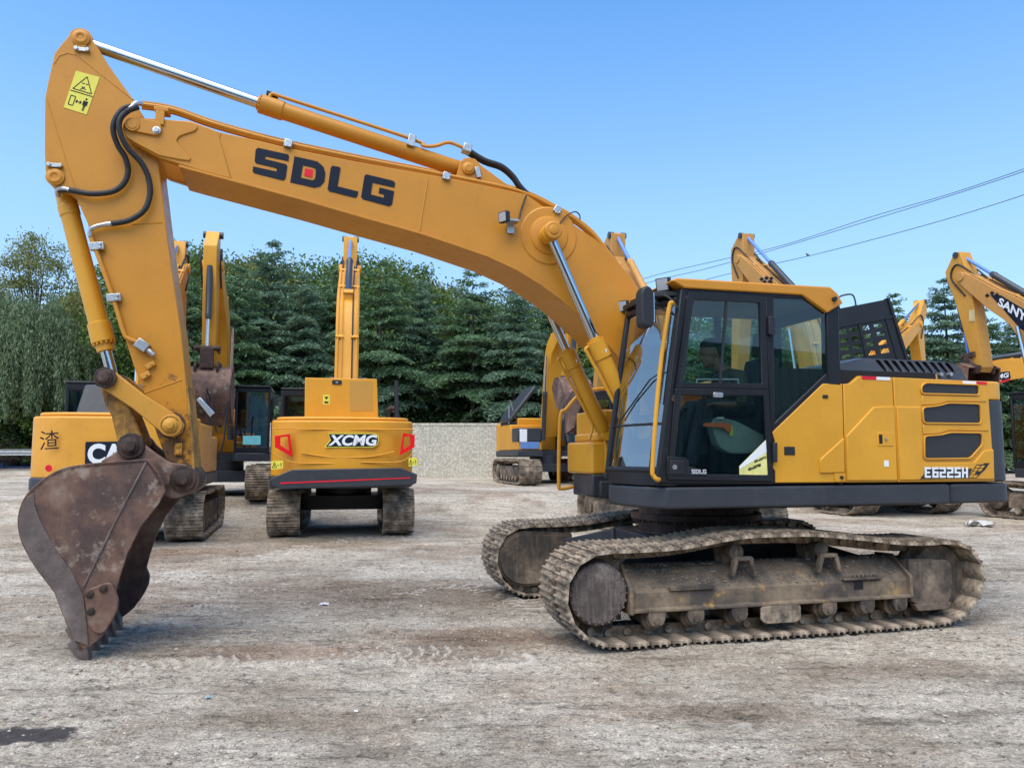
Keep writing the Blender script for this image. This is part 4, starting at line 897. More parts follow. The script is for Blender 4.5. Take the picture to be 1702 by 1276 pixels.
o = [a+n2*.085, a-t*.085, a-n2*.085, a-n2*.075+t*.2-n2*.02, (a+b)/2-n2*.075, b-n2*.105, b+t*.11, b+n2*.105, (a+b)/2+n2*.095, a+n2*.075+t*.2]
hl.prism([tuple(p) for p in o], -.20, .20); hl.build('bucket_link', LINKM, stick, .02, seg=3)

# ---------------------------------------------------------------- bucket
BW = .62
bk0 = MB()
prof_px = [(272,806),(262,785),(244,764),(205,766),(169,768),(134,772),(103,778),(75,793),(49,815),(36,834),(29,861),(32,891),(45,921),(64,951),(90,985),(103,1019),(113,1043),(124,1067),(132,1082)]
prof = HF.ys(prof_px, -BW)
pr = [tuple(v) for v in spline([Vector((p[0],p[1])) for p in prof], 4)]
cen = Vector(HF.y(150,900,-BW)); inn = []
for i, p in enumerate(pr):
    p0 = Vector(pr[max(i-1,0)]); p1 = Vector(pr[min(i+1,len(pr)-1)]); t = (p1-p0).normalized(); n2 = Vector((-t.y,t.x)); 
    if (cen-Vector(p)).dot(n2) < 0: n2 = -n2
    inn.append(tuple(Vector(p)+n2*.035))
bk0.prism(pr + inn[::-1], -BW, BW)
bucket = bk0.build('bucket', BUCK, hero, .004)
side_px = prof_px + [(150,1074),(169,1058),(180,1040),(188,1000),(200,955),(211,921),(233,876),(263,838),(275,815)]
for s in (-1, 1):
    sd = MB(); so = HF.ys(side_px, -BW); sd.prism(so, s*BW, s*(BW-.03)); sp2 = sd.build('side_plate', BUCK, bucket, .004)
    # doubled wear plate along the heel: bare, paler steel
    q = MB(); hp_ = HF.ys([(56,818),(40,834),(31,861),(34,891),(47,921),(66,951),(92,985),(105,1019),(124,1064),(147,1072),(146,1046),(139,988),(120,950),(88,905),(66,862),(58,838)], -BW)
    q.prism(hp_, s*BW, s*(BW+.010)); q.build('heel_wear_plate', BUCG, bucket, .004)
    q = MB(); q.tube([(p[0], s*(BW), p[1]) for p in HF.ys([(243,768),(190,870),(139,975)], -BW)], .011, 6); q.build('side_rib', BUCG, bucket)
    q = MB(); co_ = HF.ys(round_poly([(142,992),(150,977),(180,966),(188,968),(199,994),(197,1012),(188,1030),(175,1050),(164,1052),(152,1044),(148,1018)], 5, 2), -BW)
    q.prism(co_, s*BW, s*(BW+.04)); cu = q.build('side_cutter', BUCK, bucket, .01)
    q = MB()
    for px, py in ((151,985),(174,976),(153,1014)):
        a = HF.y(px,py,-BW); q.lathe((a[0],s*(BW+.04),a[1]),(0,s,0),[(0,.032),(.018,.030),(.026,.018)],10)
    q.build('cutter_bolt', RUST, cu)
# hinge ears
ear = HF.ys(round_poly([(166,768),(196,750),(199,736),(207,725),(220,720),(233,726),(240,738),(258,752),(284,769),(305,770),(322,778),(331,795),(327,812),(312,822),(290,829),(274,824),(262,800),(242,776)], 6, 2), -.27)
q = MB(); q.prism(ear, -.31, -.23); q.prism(ear, .23, .31); eo = q.build('hinge_ear', BUCK, bucket, .012)
for px, py in ((218,741),(305,795)):
    a = HF.y(px,py,-.31); q = MB(); q.cyl((a[0],-.36,a[1]),(a[0],.36,a[1]),.07,n=24); q.lathe((a[0],-.31,a[1]),(0,-1,0),[(0,.115),(.035,.11),(.04,.075),(.055,.07),(.058,.05),(.09,.05),(.095,.03)],12); q.build('hinge_pin', RUST, bucket, .004)
q = MB(); a = HF.ys([(278,770),(330,770),(330,830),(278,830)], -.2); q.cyl((HF.y(305,795,-.27)[0],-.215,HF.y(305,795,-.27)[1]),(HF.y(305,795,-.27)[0],.215,HF.y(305,795,-.27)[1]),.125,n=24); q.build('stick_foot', RUST, stick)
lipc = Vector(HF.y(128,1072,-BW)); tipd = (Vector(HF.y(154,1104,-BW)) - Vector(HF.y(128,1055,-BW))).normalized(); tn = Vector((-tipd.y, tipd.x))
q = MB(); q.prism([tuple(lipc-tipd*.16+tn*.02), tuple(lipc+tipd*.02+tn*.018), tuple(lipc+tipd*.02-tn*.02), tuple(lipc-tipd*.16-tn*.025)], -BW, BW); q.build('cutting_edge', BUCG, bucket, .004)
for k in range(5):
    y = -.55 + k*.275; q = MB(); b = lipc - tipd*.05; e = lipc + tipd*.16
    h0, h1, w0, w1 = .062, .016, .066, .042
    vs = []
    for c_, hh_, ww in ((b,h0,w0),(lipc+tipd*.05,h0*.9,w0),(e,h1,w1)):
        for sy, sz in ((-1,-1),(1,-1),(1,1),(-1,1)): v = c_+tn*hh_*sz; vs.append((v.x, y+sy*ww, v.y))
    q.add(vs, [(3,2,1,0),(8,9,10,11)] + [(j*4+i, j*4+(i+1)%4, (j+1)*4+(i+1)%4, (j+1)*4+i) for j in (0,1) for i in range(4)]); q.build('bucket_tooth', BUCG, bucket, .008)

# ---------------------------------------------------------------- operator
HX, HZ = HF.y(1183, 585, -.88)     # head centre
def remeshed(mb, name, m, parent=None, vox=.011):
    o = mb.build(name, m, parent, 0, 0); r_ = o.modifiers.new('skin', 'REMESH'); r_.mode = 'VOXEL'; r_.voxel_size = vox; r_.use_smooth_shade = True
    s_ = o.modifiers.new('soft', 'SMOOTH'); s_.iterations = 2; s_.factor = .4
    return o
hy = -.88; hip = (.0, hy, 2.02); ch = (HX+.16, hy, HZ-.36); nk = (HX+.07, hy, HZ-.15)
b = MB()
b.ball((HX+.01,hy,HZ+.02), (.100,.078,.112), 16, 12); b.ball((HX-.035,hy,HZ-.055), (.062,.058,.075), 14, 10); b.ball((HX-.065,hy,HZ-.10), (.03,.032,.028), 10, 8)
b.tube([(HX-.088,hy,HZ+.015),(HX-.118,hy,HZ-.035),(HX-.09,hy,HZ-.045)], [.010,.017,.012], 8)
b.tube([(HX-.085,hy-.022,HZ-.075),(HX-.088,hy+.022,HZ-.075)], .013, 8); b.tube([(HX-.085,hy-.04,HZ+.03),(HX-.09,hy+.04,HZ+.03)], .014, 8)
for s in (-1,1): b.ball((HX+.025,hy+s*.08,HZ-.005), (.022,.012,.034), 8, 6)
def nod(mb, a=R(17)):                          # the head is bent forward
    c_, s_ = math.cos(a), math.sin(a); ox, oz = HX+.03, HZ-.09
    mb.v = [(ox+(x-ox)*c_-(z-oz)*s_, y, oz+(z-oz)*c_+(x-ox)*s_) for x, y, z in mb.v]
nod(b)
b.tube([(HX+.02,hy,HZ-.06), nk, (ch[0],hy,HZ-.20)], [.058,.056,.065], 14)
for s in (-1, 1):
    sh = (ch[0]+.02, hy+s*.19, HZ-.26); el = (sh[0]-.02, hy+s*.27, sh[2]-.27); wr = (sh[0]-.27, hy+s*.25, sh[2]-.27)
    b.tube([(ch[0],hy,HZ-.24), sh, el, wr], [.07,.058,.042,.028], 12)
    b.ball((wr[0]-.04,wr[1],wr[2]+.005), (.048,.040,.018), 10, 8)
    for k, (dy, L) in enumerate(((-.030,.068),(-.010,.080),(.010,.074),(.030,.058))):
        f0 = (wr[0]-.075, wr[1]+dy, wr[2]+.006); b.tube([f0, (f0[0]-L*.55,f0[1],f0[2]-.008), (f0[0]-L*.7,f0[1],f0[2]-.035), (f0[0]-L*.45,f0[1],f0[2]-.052)], [.0105,.0098,.009,.008], 8)
    b.tube([(wr[0]-.03,wr[1]-s*.03,wr[2]), (wr[0]-.06,wr[1]-s*.055,wr[2]-.01), (wr[0]-.095,wr[1]-s*.05,wr[2]-.03)], [.013,.0115,.009], 8)
b.tube([(ch[0],hy,HZ-.25),(ch[0]+.02,hy,HZ-.45),(hip[0]+.08,hy,2.05)], [.12,.13,.14], 16)
for s in (-1,1): b.tube([(hip[0]+.05,hy+s*.09,2.02),(-.42,hy+s*.13,2.05),(-.55,hy+s*.13,1.62),(-.56,hy+s*.13,1.46),(-.72,hy+s*.13,1.45)], [.085,.062,.048,.040,.035], 12)
person = remeshed(b, 'person', SKIN, None, .009); person.location = HF.o; person.rotation_euler = (0,0,HF.a)
tag(person, 'man in a dark shirt looking down in the driving seat of the nearest excavator cab', 'person')
b = MB(); b.ball((HX+.022,hy,HZ+.075), (.096,.082,.068), 18, 12); b.ball((HX+.058,hy,HZ+.03), (.066,.079,.085), 14, 10)
for k in range(60):
    an, el_ = rnd.uniform(0,6.28), rnd.uniform(.3,1.4); b.ball((HX+.02+.088*math.cos(an)*math.cos(el_), hy+.076*math.sin(an)*math.cos(el_), HZ+.075+.062*math.sin(el_)), .013, 6, 4)
nod(b); remeshed(b, 'hair', HAIR, person, .008)
b = MB(); 
for s in (-1,1):
    sh = (ch[0]+.02, hy+s*.19, HZ-.26); el = (sh[0]-.02, hy+s*.27, sh[2]-.27)
    b.tube([(ch[0],hy,HZ-.24), sh, (sh[0]-.005,hy+s*.235,sh[2]-.12), el, (el[0]-.08,el[1],el[2])], [.09,.078,.068,.062,.056], 14)
b.tube([(ch[0]-.01,hy,HZ-.165),(ch[0],hy,HZ-.23),(ch[0]+.01,hy,HZ-.36),(ch[0]+.03,hy,HZ-.50),(hip[0]+.08,hy,2.03)], [.065,.135,.155,.155,.165], 18)
b.ball((ch[0],hy,HZ-.38), (.13,.20,.16), 14, 10)
remeshed(b, 'shirt', SHIRT, person, .011)
b = MB()
for s in (-1,1): b.tube([(hip[0]+.07,hy+s*.08,2.02),(-.43,hy+s*.13,2.055),(-.555,hy+s*.13,1.62),(-.56,hy+s*.13,1.50)], [.11,.078,.064,.06], 14)
b.ball((hip[0]+.07,hy,2.02), (.15,.18,.12), 14, 10)
remeshed(b, 'trousers', JEAN, person, .011)
# ================================================================== terrain
rs = np.random.RandomState(3)
def sstep(a, b, x): t = np.clip((x-a)/(b-a), 0, 1); return t*t*(3-2*t)
_lat = [rs.rand(128, 128) for _ in range(4)]
def vnoise(x, y, f, k=0):
    L = _lat[k % 4]; x = np.asarray(x)*f + 37.3*k; y = np.asarray(y)*f + 11.7*k
    xi = np.floor(x).astype(int); yi = np.floor(y).astype(int); fx = x-xi; fy = y-yi; fx = fx*fx*(3-2*fx); fy = fy*fy*(3-2*fy)
    g = lambda i, j: L[i % 128, j % 128]
    return (g(xi,yi)*(1-fx)+g(xi+1,yi)*fx)*(1-fy) + (g(xi,yi+1)*(1-fx)+g(xi+1,yi+1)*fx)*fy - .5
def base_z(x, y):
    x = np.asarray(x, float); y = np.asarray(y, float)
    w_ = y - .2*x
    return .50*sstep(19.6, 22.4, w_) + .10*sstep(22.4, 34, w_) + .65*sstep(32, 48, y)*sstep(-9, -21, x)
# wheel and crawler prints pressed into the dirt: (centre line px points, print half width, bar spacing, strength)
PRINTS = []
def gpx(px, py): d = ray(px, py); t = -HC/d[2]; return (d[0]*t, d[1]*t)
for pl, hw, sp, st in (([(60,1126),(170,1112),(330,1098),(480,1090),(620,1084),(760,1081),(860,1092)], .20, .105, 1.0), ([(520,1112),(650,1100),(760,1096),(860,1104),(960,1120)], .12, .10, .8),
                       ([(640,1000),(690,975),(760,972),(840,985),(900,1010)], .26, .15, .9), ([(230,1040),(300,1010),(380,985),(460,972)], .22, .13, .8), ([(0,1165),(140,1142),(300,1122),(420,1116)], .18, .12, .5),
                       ([(1380,1180),(1480,1140),(1600,1115),(1700,1098)], .2, .11, .55), ([(1240,1200),(1400,1230),(1560,1262)], .22, .12, .5), ([(420,930),(520,905),(640,890),(760,880)], .3, .2, .9), ([(930,1075),(905,1090),(875,1108)], .26, .15, .35)):
    P = spline([Vector(gpx(*p)) for p in pl], 24); PRINTS.append((np.array([[p.x, p.y] for p in P]), hw, sp, st))
def micro(x, y):
    """fine relief and, beside it, a 0..1 mark where prints left pale ridges"""
    n = .030*vnoise(x,y,.55,0) + .014*vnoise(x,y,1.7,1) + .012*vnoise(x*1.0,y*1.7,4.3,2) + .013*vnoise(x,y,9.5,3) + .016*vnoise(x,y,21,0) + .012*vnoise(x,y,43,1)
    n += .010*np.abs(vnoise(x*.45+y*.12, y*2.2, 6, 1)) + .010*np.maximum(vnoise(x,y,38,2),.1)
    # long drag ruts
    rut = vnoise(x*.10+.2*y, y*1.5-.25*x, 3.2, 2); n -= .035*np.maximum(rut-.12, 0)
    mk = np.zeros_like(n)
    for P, hw, sp, st in PRINTS:
        sel = (x > P[:,0].min()-.6) & (x < P[:,0].max()+.6) & (y > P[:,1].min()-.6) & (y < P[:,1].max()+.6)
        if not sel.any(): continue
        X, Y = x[sel], y[sel]; seg = P[1:]-P[:-1]; sl_ = np.hypot(seg[:,0], seg[:,1]); cum = np.concatenate([[0], np.cumsum(sl_)])
        best = np.full(X.shape, 9.); al = np.zeros(X.shape); sd = np.zeros(X.shape)
        for i in range(len(seg)):
            t = np.clip(((X-P[i,0])*seg[i,0]+(Y-P[i,1])*seg[i,1])/max(sl_[i]**2,1e-9), 0, 1)
            dx = X-(P[i,0]+t*seg[i,0]); dy = Y-(P[i,1]+t*seg[i,1]); d = np.hypot(dx, dy); s_ = np.sign(seg[i,0]*dy-seg[i,1]*dx)
            m_ = d < best; best = np.where(m_, d, best); al = np.where(m_, cum[i]+t*sl_[i], al); sd = np.where(m_, s_*d, sd)
        ph = (al + .35*np.abs(sd))/sp; ph = ph-np.floor(ph)
        bar_ = sstep(.0,.12,ph)*(1-sstep(.18,.34,ph)); keep = sstep(-.05,.22,vnoise(X,Y,2.3,1)+.6*vnoise(X,Y,7.,3)+.05)*sstep(1.0,.8,best/hw)
        n[sel] += st*keep*(.024*bar_-.010); mk[sel] = np.maximum(mk[sel], st*keep*bar_)
    return n, mk
def ground_z(x, y):
    x = np.atleast_1d(np.asarray(x, float)); y = np.atleast_1d(np.asarray(y, float)); n, mk = micro(x, y); return base_z(x, y) + n - .022
def gz(x, y): return float(ground_z(x, y)[0])
def spaced(cuts):
    out = []
    for a, b, s in cuts: out.append(np.arange(a, b-1e-6, s))
    return np.concatenate(out + [np.array([cuts[-1][1]])])
gx_ = spaced([(-400,-80,20),(-80,-24,2),(-24,-9,.12),(-9,-5,.045),(-5,7.2,.024),(7.2,11,.045),(11,26,.14),(26,80,2),(80,401,20)])
gy_ = spaced([(-40,0,4),(0,2.6,.2),(2.6,8.2,.022),(8.2,12,.035),(12,24,.075),(24,36,.25),(36,60,1),(60,600,30)])
XX, YY = np.meshgrid(gx_, gy_); n_, mk_ = micro(XX.ravel(), YY.ravel()); ZZ = base_z(XX.ravel(), YY.ravel()) + n_ - .022
me = bpy.data.meshes.new('ground'); nx, ny = len(gx_), len(gy_)
me.vertices.add(nx*ny); me.vertices.foreach_set('co', np.stack([XX.ravel(), YY.ravel(), ZZ], 1).ravel().astype(np.float32))
ii = (np.arange(ny-1)[:,None]*nx + np.arange(nx-1)[None,:]).ravel(); q_ = np.stack([ii, ii+1, ii+1+nx, ii+nx], 1).ravel()
me.loops.add(len(q_)); me.loops.foreach_set('vertex_index', q_.astype(np.int32)); me.polygons.add(len(ii)); me.polygons.foreach_set('loop_start', (np.arange(len(ii))*4).astype(np.int32)); me.polygons.foreach_set('loop_total', np.full(len(ii), 4, np.int32))
me.update(); me.polygons.foreach_set('use_smooth', np.ones(len(ii), bool))
at = me.attributes.new('print_mark', 'FLOAT', 'POINT'); at.data.foreach_set('value', mk_.astype(np.float32))
m, n, l, b = nmat('dirt_ground')
tc = n.new('ShaderNodeTexCoord'); vec = tc.outputs['Object']
f1 = noise(n,l,.28,5,.6,vec=vec); f2 = noise(n,l,1.5,9,.7,vec=vec); f3 = noise(n,l,14,8,.75,vec=vec); f5 = noise(n,l,70,5,.7,vec=vec)
mp = n.new('ShaderNodeMapping'); mp.inputs['Scale'].default_value = (.55, 4.6, 1); mp.inputs['Rotation'].default_value = (0,0,R(-9)); l.new(vec, mp.inputs[0]); f4 = noise(n,l,2.2,8,.7,vec=mp.outputs[0])
def mul(base, fac):
    x = n.new('ShaderNodeMix'); x.data_type = 'RGBA'; x.blend_type = 'MULTIPLY'; x.inputs[0].default_value = 1; l.new(base, x.inputs[6]); l.new(fac, x.inputs[7]); x.clamp_result = False; return x.outputs[2]
mp2 = n.new('ShaderNodeMapping'); mp2.inputs['Scale'].default_value = (1.0, 7.5, 1); mp2.inputs['Rotation'].default_value = (0,0,R(12)); l.new(vec, mp2.inputs[0]); f6 = noise(n,l,3.0,9,.75,vec=mp2.outputs[0])
base = ramp(n,l,f2,[(.30,(.29,.25,.205)),(.47,(.44,.395,.335)),(.64,(.57,.53,.465))])
base = mix(n,l,ramp(n,l,f1,[(.48,0.),(.62,.75)]),base,(.37,.285,.22))                                    # reddish soil
base = mix(n,l,ramp(n,l,noise(n,l,.42,6,.65,vec=scaled(n,l,1,1.5,1)),[(.45,0.),(.58,.85)]),base,(.64,.60,.535))    # pale dusty, scraped areas
base = mix(n,l,ramp(n,l,noise(n,l,.6,8,.7,vec=scaled(n,l,.8,2.2,1)),[(.30,.8),(.44,0.)]),base,(.19,.16,.13))       # darker damp dirt
base = mul(base, ramp(n,l,f4,[(.36,.55),(.46,1.),(.57,1.),(.66,1.2)]))
base = mul(base, ramp(n,l,f6,[(.35,.55),(.45,1.),(.57,1.),(.66,1.2)]))
base = mul(base, ramp(n,l,f3,[(.35,.38),(.45,.95),(.56,1.05),(.66,1.4)]))
base = mul(base, ramp(n,l,f5,[(.35,.35),(.45,.95),(.55,1.05),(.65,1.6)]))
base = mul(base, ramp(n,l,noise(n,l,26,6,.8,vec=scaled(n,l,1,2.6,1)),[(.36,.4),(.46,1.),(.55,1.),(.64,1.4)]))
def patch(px, py, rx, ry, r0, r1, lo):      # darker patches of ground with ragged edges, one under the near excavator
    c = gpx(px, py); a = n.new('ShaderNodeVectorMath'); a.operation = 'SUBTRACT'; a.inputs[1].default_value = (c[0], c[1], 0); l.new(vec, a.inputs[0])
    s_ = n.new('ShaderNodeVectorMath'); s_.operation = 'MULTIPLY'; s_.inputs[1].default_value = (1/rx, 1/ry, 0); l.new(a.outputs[0], s_.inputs[0])
    d = n.new('ShaderNodeVectorMath'); d.operation = 'LENGTH'; l.new(s_.outputs[0], d.inputs[0])
    k = n.new('ShaderNodeMath'); k.operation = 'MULTIPLY_ADD'; k.inputs[1].default_value = 1.5; l.new(noise(n,l,1.6,8,.72,vec=vec), k.inputs[0]); l.new(d.outputs['Value'], k.inputs[2])
    return ramp(n,l,half(k.outputs[0]),[(r0/2, lo),(r1/2, (1.,1.,1.))])
def half(v): h = n.new('ShaderNodeMath'); h.operation = 'MULTIPLY'; h.inputs[1].default_value = .5; l.new(v, h.inputs[0]); return h.outputs[0]
for a_ in ((640,985,3.0,1.5,1.15,1.75,(.62,.57,.53)), (800,1055,1.3,.5,1.1,1.7,(.66,.58,.53)), (480,900,3.0,2.0,1.1,1.7,(.72,.68,.64)), (250,925,2.2,1.0,1.1,1.7,(.68,.63,.6)), (480,1080,1.1,.35,1.1,1.7,(.70,.60,.55)), (1520,1110,1.2,.4,1.1,1.7,(.74,.70,.67)), (1300,930,4.,3.,1.2,1.8,(.66,.61,.57)), (1230,1180,.7,.25,1.1,1.7,(.70,.66,.63)), (420,1190,.8,.22,1.1,1.7,(.72,.69,.66))): base = mul(base, patch(*a_))
wc = n.new('ShaderNodeRGB'); wc.outputs[0].default_value = (.92, .868, .795, 1); base = mul(base, wc.outputs[0])
an = n.new('ShaderNodeAttribute'); an.attribute_name = 'print_mark'; base = mix(n,l,ramp(n,l,an.outputs['Fac'],[(.15,0.),(.8,.85)]),base,(.66,.60,.52))
# oil-dark wet patch at the near left
gp_ = gpx(30, 1216); vm = n.new('ShaderNodeVectorMath'); vm.operation = 'SUBTRACT'; vm.inputs[1].default_value = (gp_[0], gp_[1], 0); l.new(vec, vm.inputs[0])
vs_ = n.new('ShaderNodeVectorMath'); vs_.operation = 'MULTIPLY'; vs_.inputs[1].default_value = (1, 1.9, 0); l.new(vm.outputs[0], vs_.inputs[0])
ln = n.new('ShaderNodeVectorMath'); ln.operation = 'LENGTH'; l.new(vs_.outputs[0], ln.inputs[0])
ad = n.new('ShaderNodeMath'); ad.operation = 'MULTIPLY_ADD'; ad.inputs[1].default_value = 1.1; l.new(noise(n,l,3.5,7,.7,vec=vec), ad.inputs[0]); l.new(ln.outputs['Value'], ad.inputs[2])
wet = ramp(n,l,ad.outputs[0],[(.78,1.),(.93,0.)])
base = mix(n,l,wet,base,(.075,.062,.055))
l.new(base, b.inputs['Base Color']); b.inputs['Specular IOR Level'].default_value = .25
l.new(mix(n,l,wet,(.92,.92,.92),(.5,.5,.5)), b.inputs['Roughness'])
bm2 = n.new('ShaderNodeMath'); bm2.operation = 'ADD'; l.new(f3, bm2.inputs[0]); l.new(f5, bm2.inputs[1]); bm3 = n.new('ShaderNodeMath'); bm3.operation = 'MULTIPLY_ADD'; bm3.inputs[1].default_value = .6; l.new(noise(n,l,190,4,.7,vec=vec), bm3.inputs[0]); l.new(bm2.outputs[0], bm3.inputs[2]); bump(n,l,b,bm3.outputs[0],.9,.02)
me.materials.append(m); go = link('ground', me); struct(go)
# loose clods and pebbles
ico = [(0,0,1),(.9,0,.4),(.28,.85,.4),(-.72,.53,.4),(-.72,-.53,.4),(.28,-.85,.4),(.72,.53,-.2),(-.28,.85,-.2),(-.9,0,-.2),(-.28,-.85,-.2),(.72,-.53,-.2)]
icf = [(0,1,2),(0,2,3),(0,3,4),(0,4,5),(0,5,1),(1,6,2),(2,7,3),(3,8,4),(4,9,5),(5,10,1),(6,7,2),(7,8,3),(8,9,4),(9,10,5),(10,6,1)]
def stones(name, count, area, smin, smax, m):
    x = rs.uniform(area[0], area[1], count*6); y = area[2] + (area[3]-area[2])*rs.rand(count*6)**1.7
    k = (vnoise(x,y,.8,1)+vnoise(x,y,2.6,3) > .12*rs.randn(len(x))+.1) & (np.abs(x) < 1.0+.74*y); x, y = x[k][:count], y[k][:count]
    z = ground_z(x, y); r_ = smin*(smax/smin)**(rs.rand(len(x))**2.4)
    V = np.array(ico)*.5; A = rs.rand(len(x))*6.28; vs = np.zeros((len(x), 11, 3)); c, s = np.cos(A)[:,None], np.sin(A)[:,None]
    J = V[None]*(1+.5*(rs.rand(len(x),11,3)-.5)); J[:,:,0] *= rs.uniform(.8,1.6,len(x))[:,None]; J[:,:,2] *= rs.uniform(.5,1.0,len(x))[:,None]
    vs[:,:,0] = (J[:,:,0]*c-J[:,:,1]*s)*r_[:,None]+x[:,None]; vs[:,:,1] = (J[:,:,0]*s+J[:,:,1]*c)*r_[:,None]+y[:,None]; vs[:,:,2] = J[:,:,2]*r_[:,None]+z[:,None]+r_[:,None]*.08
    fs = (np.array(icf)[None]+(np.arange(len(x))*11)[:,None,None]).reshape(-1,3)
    me = bpy.data.meshes.new(name); me.from_pydata(vs.reshape(-1,3).tolist(), [], fs.tolist()); me.materials.append(m); o = link(name, me); o['kind'] = 'stuff'; return o
def island(name, cols, rough=.9, transl=0., spec=.3):
    """one colour per loose piece"""
    m, n, l, b = nmat(name); g = n.new('ShaderNodeNewGeometry'); k = len(cols)
    l.new(ramp(n,l,g.outputs['Random Per Island'],[(i/(k-1), c) for i, c in enumerate(cols)]), b.inputs['Base Color']); b.inputs['Roughness'].default_value = rough; b.inputs['Specular IOR Level'].default_value = spec
    if transl:
        t = n.new('ShaderNodeBsdfTranslucent'); l.new(b.inputs['Base Color'].links[0].from_socket, t.inputs[0]); mx = n.new('ShaderNodeMixShader'); mx.inputs[0].default_value = transl
        l.new(b.outputs[0], mx.inputs[1]); l.new(t.outputs[0], mx.inputs[2]); l.new(mx.outputs[0], n['Material Output'].inputs[0])
    return m
stones('gravel', 26000, (-14, 15, 2.5, 18), .006, .034, island('dirt_clods', [(.14,.115,.09),(.30,.26,.215),(.40,.355,.30),(.25,.18,.135),(.54,.50,.44)]))

# ================================================================== yard wall, road, rail
wl = MB(); WY = 34.0; X0, X1 = W(378,760,WY)[0], 16.0
wl.bx(X0, X1, WY, WY+.24, .3, 2.86); wl.bx(X0-.03, X1+.03, WY-.02, WY+.26, 2.86, 2.98)
m, n, l, b = nmat('whitewashed_brick'); tc = n.new('ShaderNodeTexCoord'); mp = n.new('ShaderNodeMapping'); mp.inputs['Rotation'].default_value = (R(90),0,0); l.new(tc.outputs['Object'], mp.inputs[0])
bt_ = n.new('ShaderNodeTexBrick'); bt_.inputs['Scale'].default_value = 1; bt_.inputs['Brick Width'].default_value = .26; bt_.inputs['Row Height'].default_value = .085; bt_.inputs['Mortar Size'].default_value = .008
bt_.inputs['Color1'].default_value = (.54,.485,.385,1); bt_.inputs['Color2'].default_value = (.43,.38,.295,1); bt_.inputs['Mortar'].default_value = (.24,.215,.17,1); l.new(mp.outputs[0], bt_.inputs['Vector'])
c_ = mix(n,l,ramp(n,l,noise(n,l,1.1,8,.7),[(.42,0.),(.7,.7)]),bt_.outputs['Color'],(.27,.25,.20)); c_ = mix(n,l,ramp(n,l,noise(n,l,9,5),[(.47,0.),(.62,.75)]),c_,(.62,.58,.49))
l.new(c_, b.inputs['Base Color']); b.inputs['Roughness'].default_value = .95; bump(n,l,b,bt_.outputs['Fac'],-.6,.01)
wall = wl.build('brick_wall', m, None, 0); tag(wall, 'long pale whitewashed brick wall along the back of the yard under the conifers', 'wall')
# road at far left
rd = MB(); xs = np.linspace(-60, -17, 44)
for i in range(43):
    a, b_ = xs[i], xs[i+1]; ys = (39.5, 41, 43, 45, 46.5)
    for j in range(4): rd.add([(a,ys[j],float(base_z(a,ys[j]))+.03),(b_,ys[j],float(base_z(b_,ys[j]))+.03),(b_,ys[j+1],float(base_z(b_,ys[j+1]))+.03),(a,ys[j+1],float(base_z(a,ys[j+1]))+.03)], [(0,1,2,3)])
struct(rd.build('road', plain('blue_road_surface', (.085,.15,.36), .7, var=.15)))
kb = MB()
for i in range(43): kb.bx(xs[i], xs[i+1], 46.5, 46.9, float(base_z(xs[i],46.5))-.4, float(base_z(xs[i],46.5))+.16)
struct(kb.build('kerb', plain('kerb_concrete', (.42,.40,.36), .9)))
gr_ = thing('guard_rail', 'steel roadside guard rail at far left beyond the blue road', 'guard rail', (-22, 38, float(base_z(-22,38))))
q = MB(); zz = W(30,751,38)[2]-gr_.location.z; q.xprism([(-.04,zz-.16),(0,zz-.10),(-.04,zz-.02),(0,zz+.06),(-.04,zz+.14),(-.02,zz+.14),(.02,zz+.06),(-.02,zz-.02),(.02,zz-.10),(-.02,zz-.16)], -30, 8); q.build('rail_beam', plain('weathered_galvanised', (.30,.31,.31), .6, .3, .2), gr_)
for k in range(10): q = MB(); q.bx(-29+k*4-.05, -29+k*4+.05, .02, .12, -.5, zz+.1); q.build('post', STEEL, gr_)

# ================================================================== trees
def leafmesh(C, D, U, L, Wd, name, m):
    """one quad per leaf or needle tuft: centre C, long direction D, side direction U"""
    N = len(C); D = D/np.linalg.norm(D,axis=1,keepdims=True); U = U - D*(U*D).sum(1,keepdims=True); U /= np.linalg.norm(U,axis=1,keepdims=True)+1e-9
    a = D*L[:,None]*.5; b_ = U*Wd[:,None]*.5
    V = np.stack([C-a, C-a*.1-b_, C+a, C-a*.1+b_], 1).reshape(-1,3).astype(np.float32)
    me = bpy.data.meshes.new(name); me.vertices.add(N*4); me.vertices.foreach_set('co', V.ravel()); me.loops.add(N*4); me.loops.foreach_set('vertex_index', np.arange(N*4, dtype=np.int32))
    me.polygons.add(N); me.polygons.foreach_set('loop_start', (np.arange(N)*4).astype(np.int32)); me.polygons.foreach_set('loop_total', np.full(N,4,np.int32)); me.update(); me.materials.append(m); return me
CON = island('conifer_needles', [(.030,.068,.028),(.060,.122,.054),(.105,.185,.078),(.16,.245,.11),(.080,.145,.088)], .7, .25)
CON2 = island('bluish_conifer_needles', [(.040,.080,.046),(.085,.150,.088),(.135,.215,.130),(.19,.27,.17)], .7, .25)
BRO = island('green_leaves', [(.035,.075,.014),(.08,.14,.026),(.135,.205,.045),(.20,.25,.07)], .6, .3)
BRY = island('yellowing_leaves', [(.07,.10,.025),(.14,.17,.045),(.22,.23,.07),(.29,.26,.10)], .6, .3)
WIL = island('willow_leaves', [(.075,.12,.058),(.13,.185,.085),(.19,.25,.125),(.25,.30,.165)], .6, .3)
SHB = island('shrub_leaves', [(.012,.028,.010),(.024,.05,.015),(.045,.08,.022),(.075,.11,.03)], .6, .25)
PNK = island('pink_blossom', [(.35,.14,.18),(.45,.22,.25),(.07,.10,.03),(.10,.14,.05),(.50,.30,.30)], .7, .2)
BARK = worn('bark', (.035,.028,.022), (.075,.062,.05), (.13,.115,.095), 7, .95)
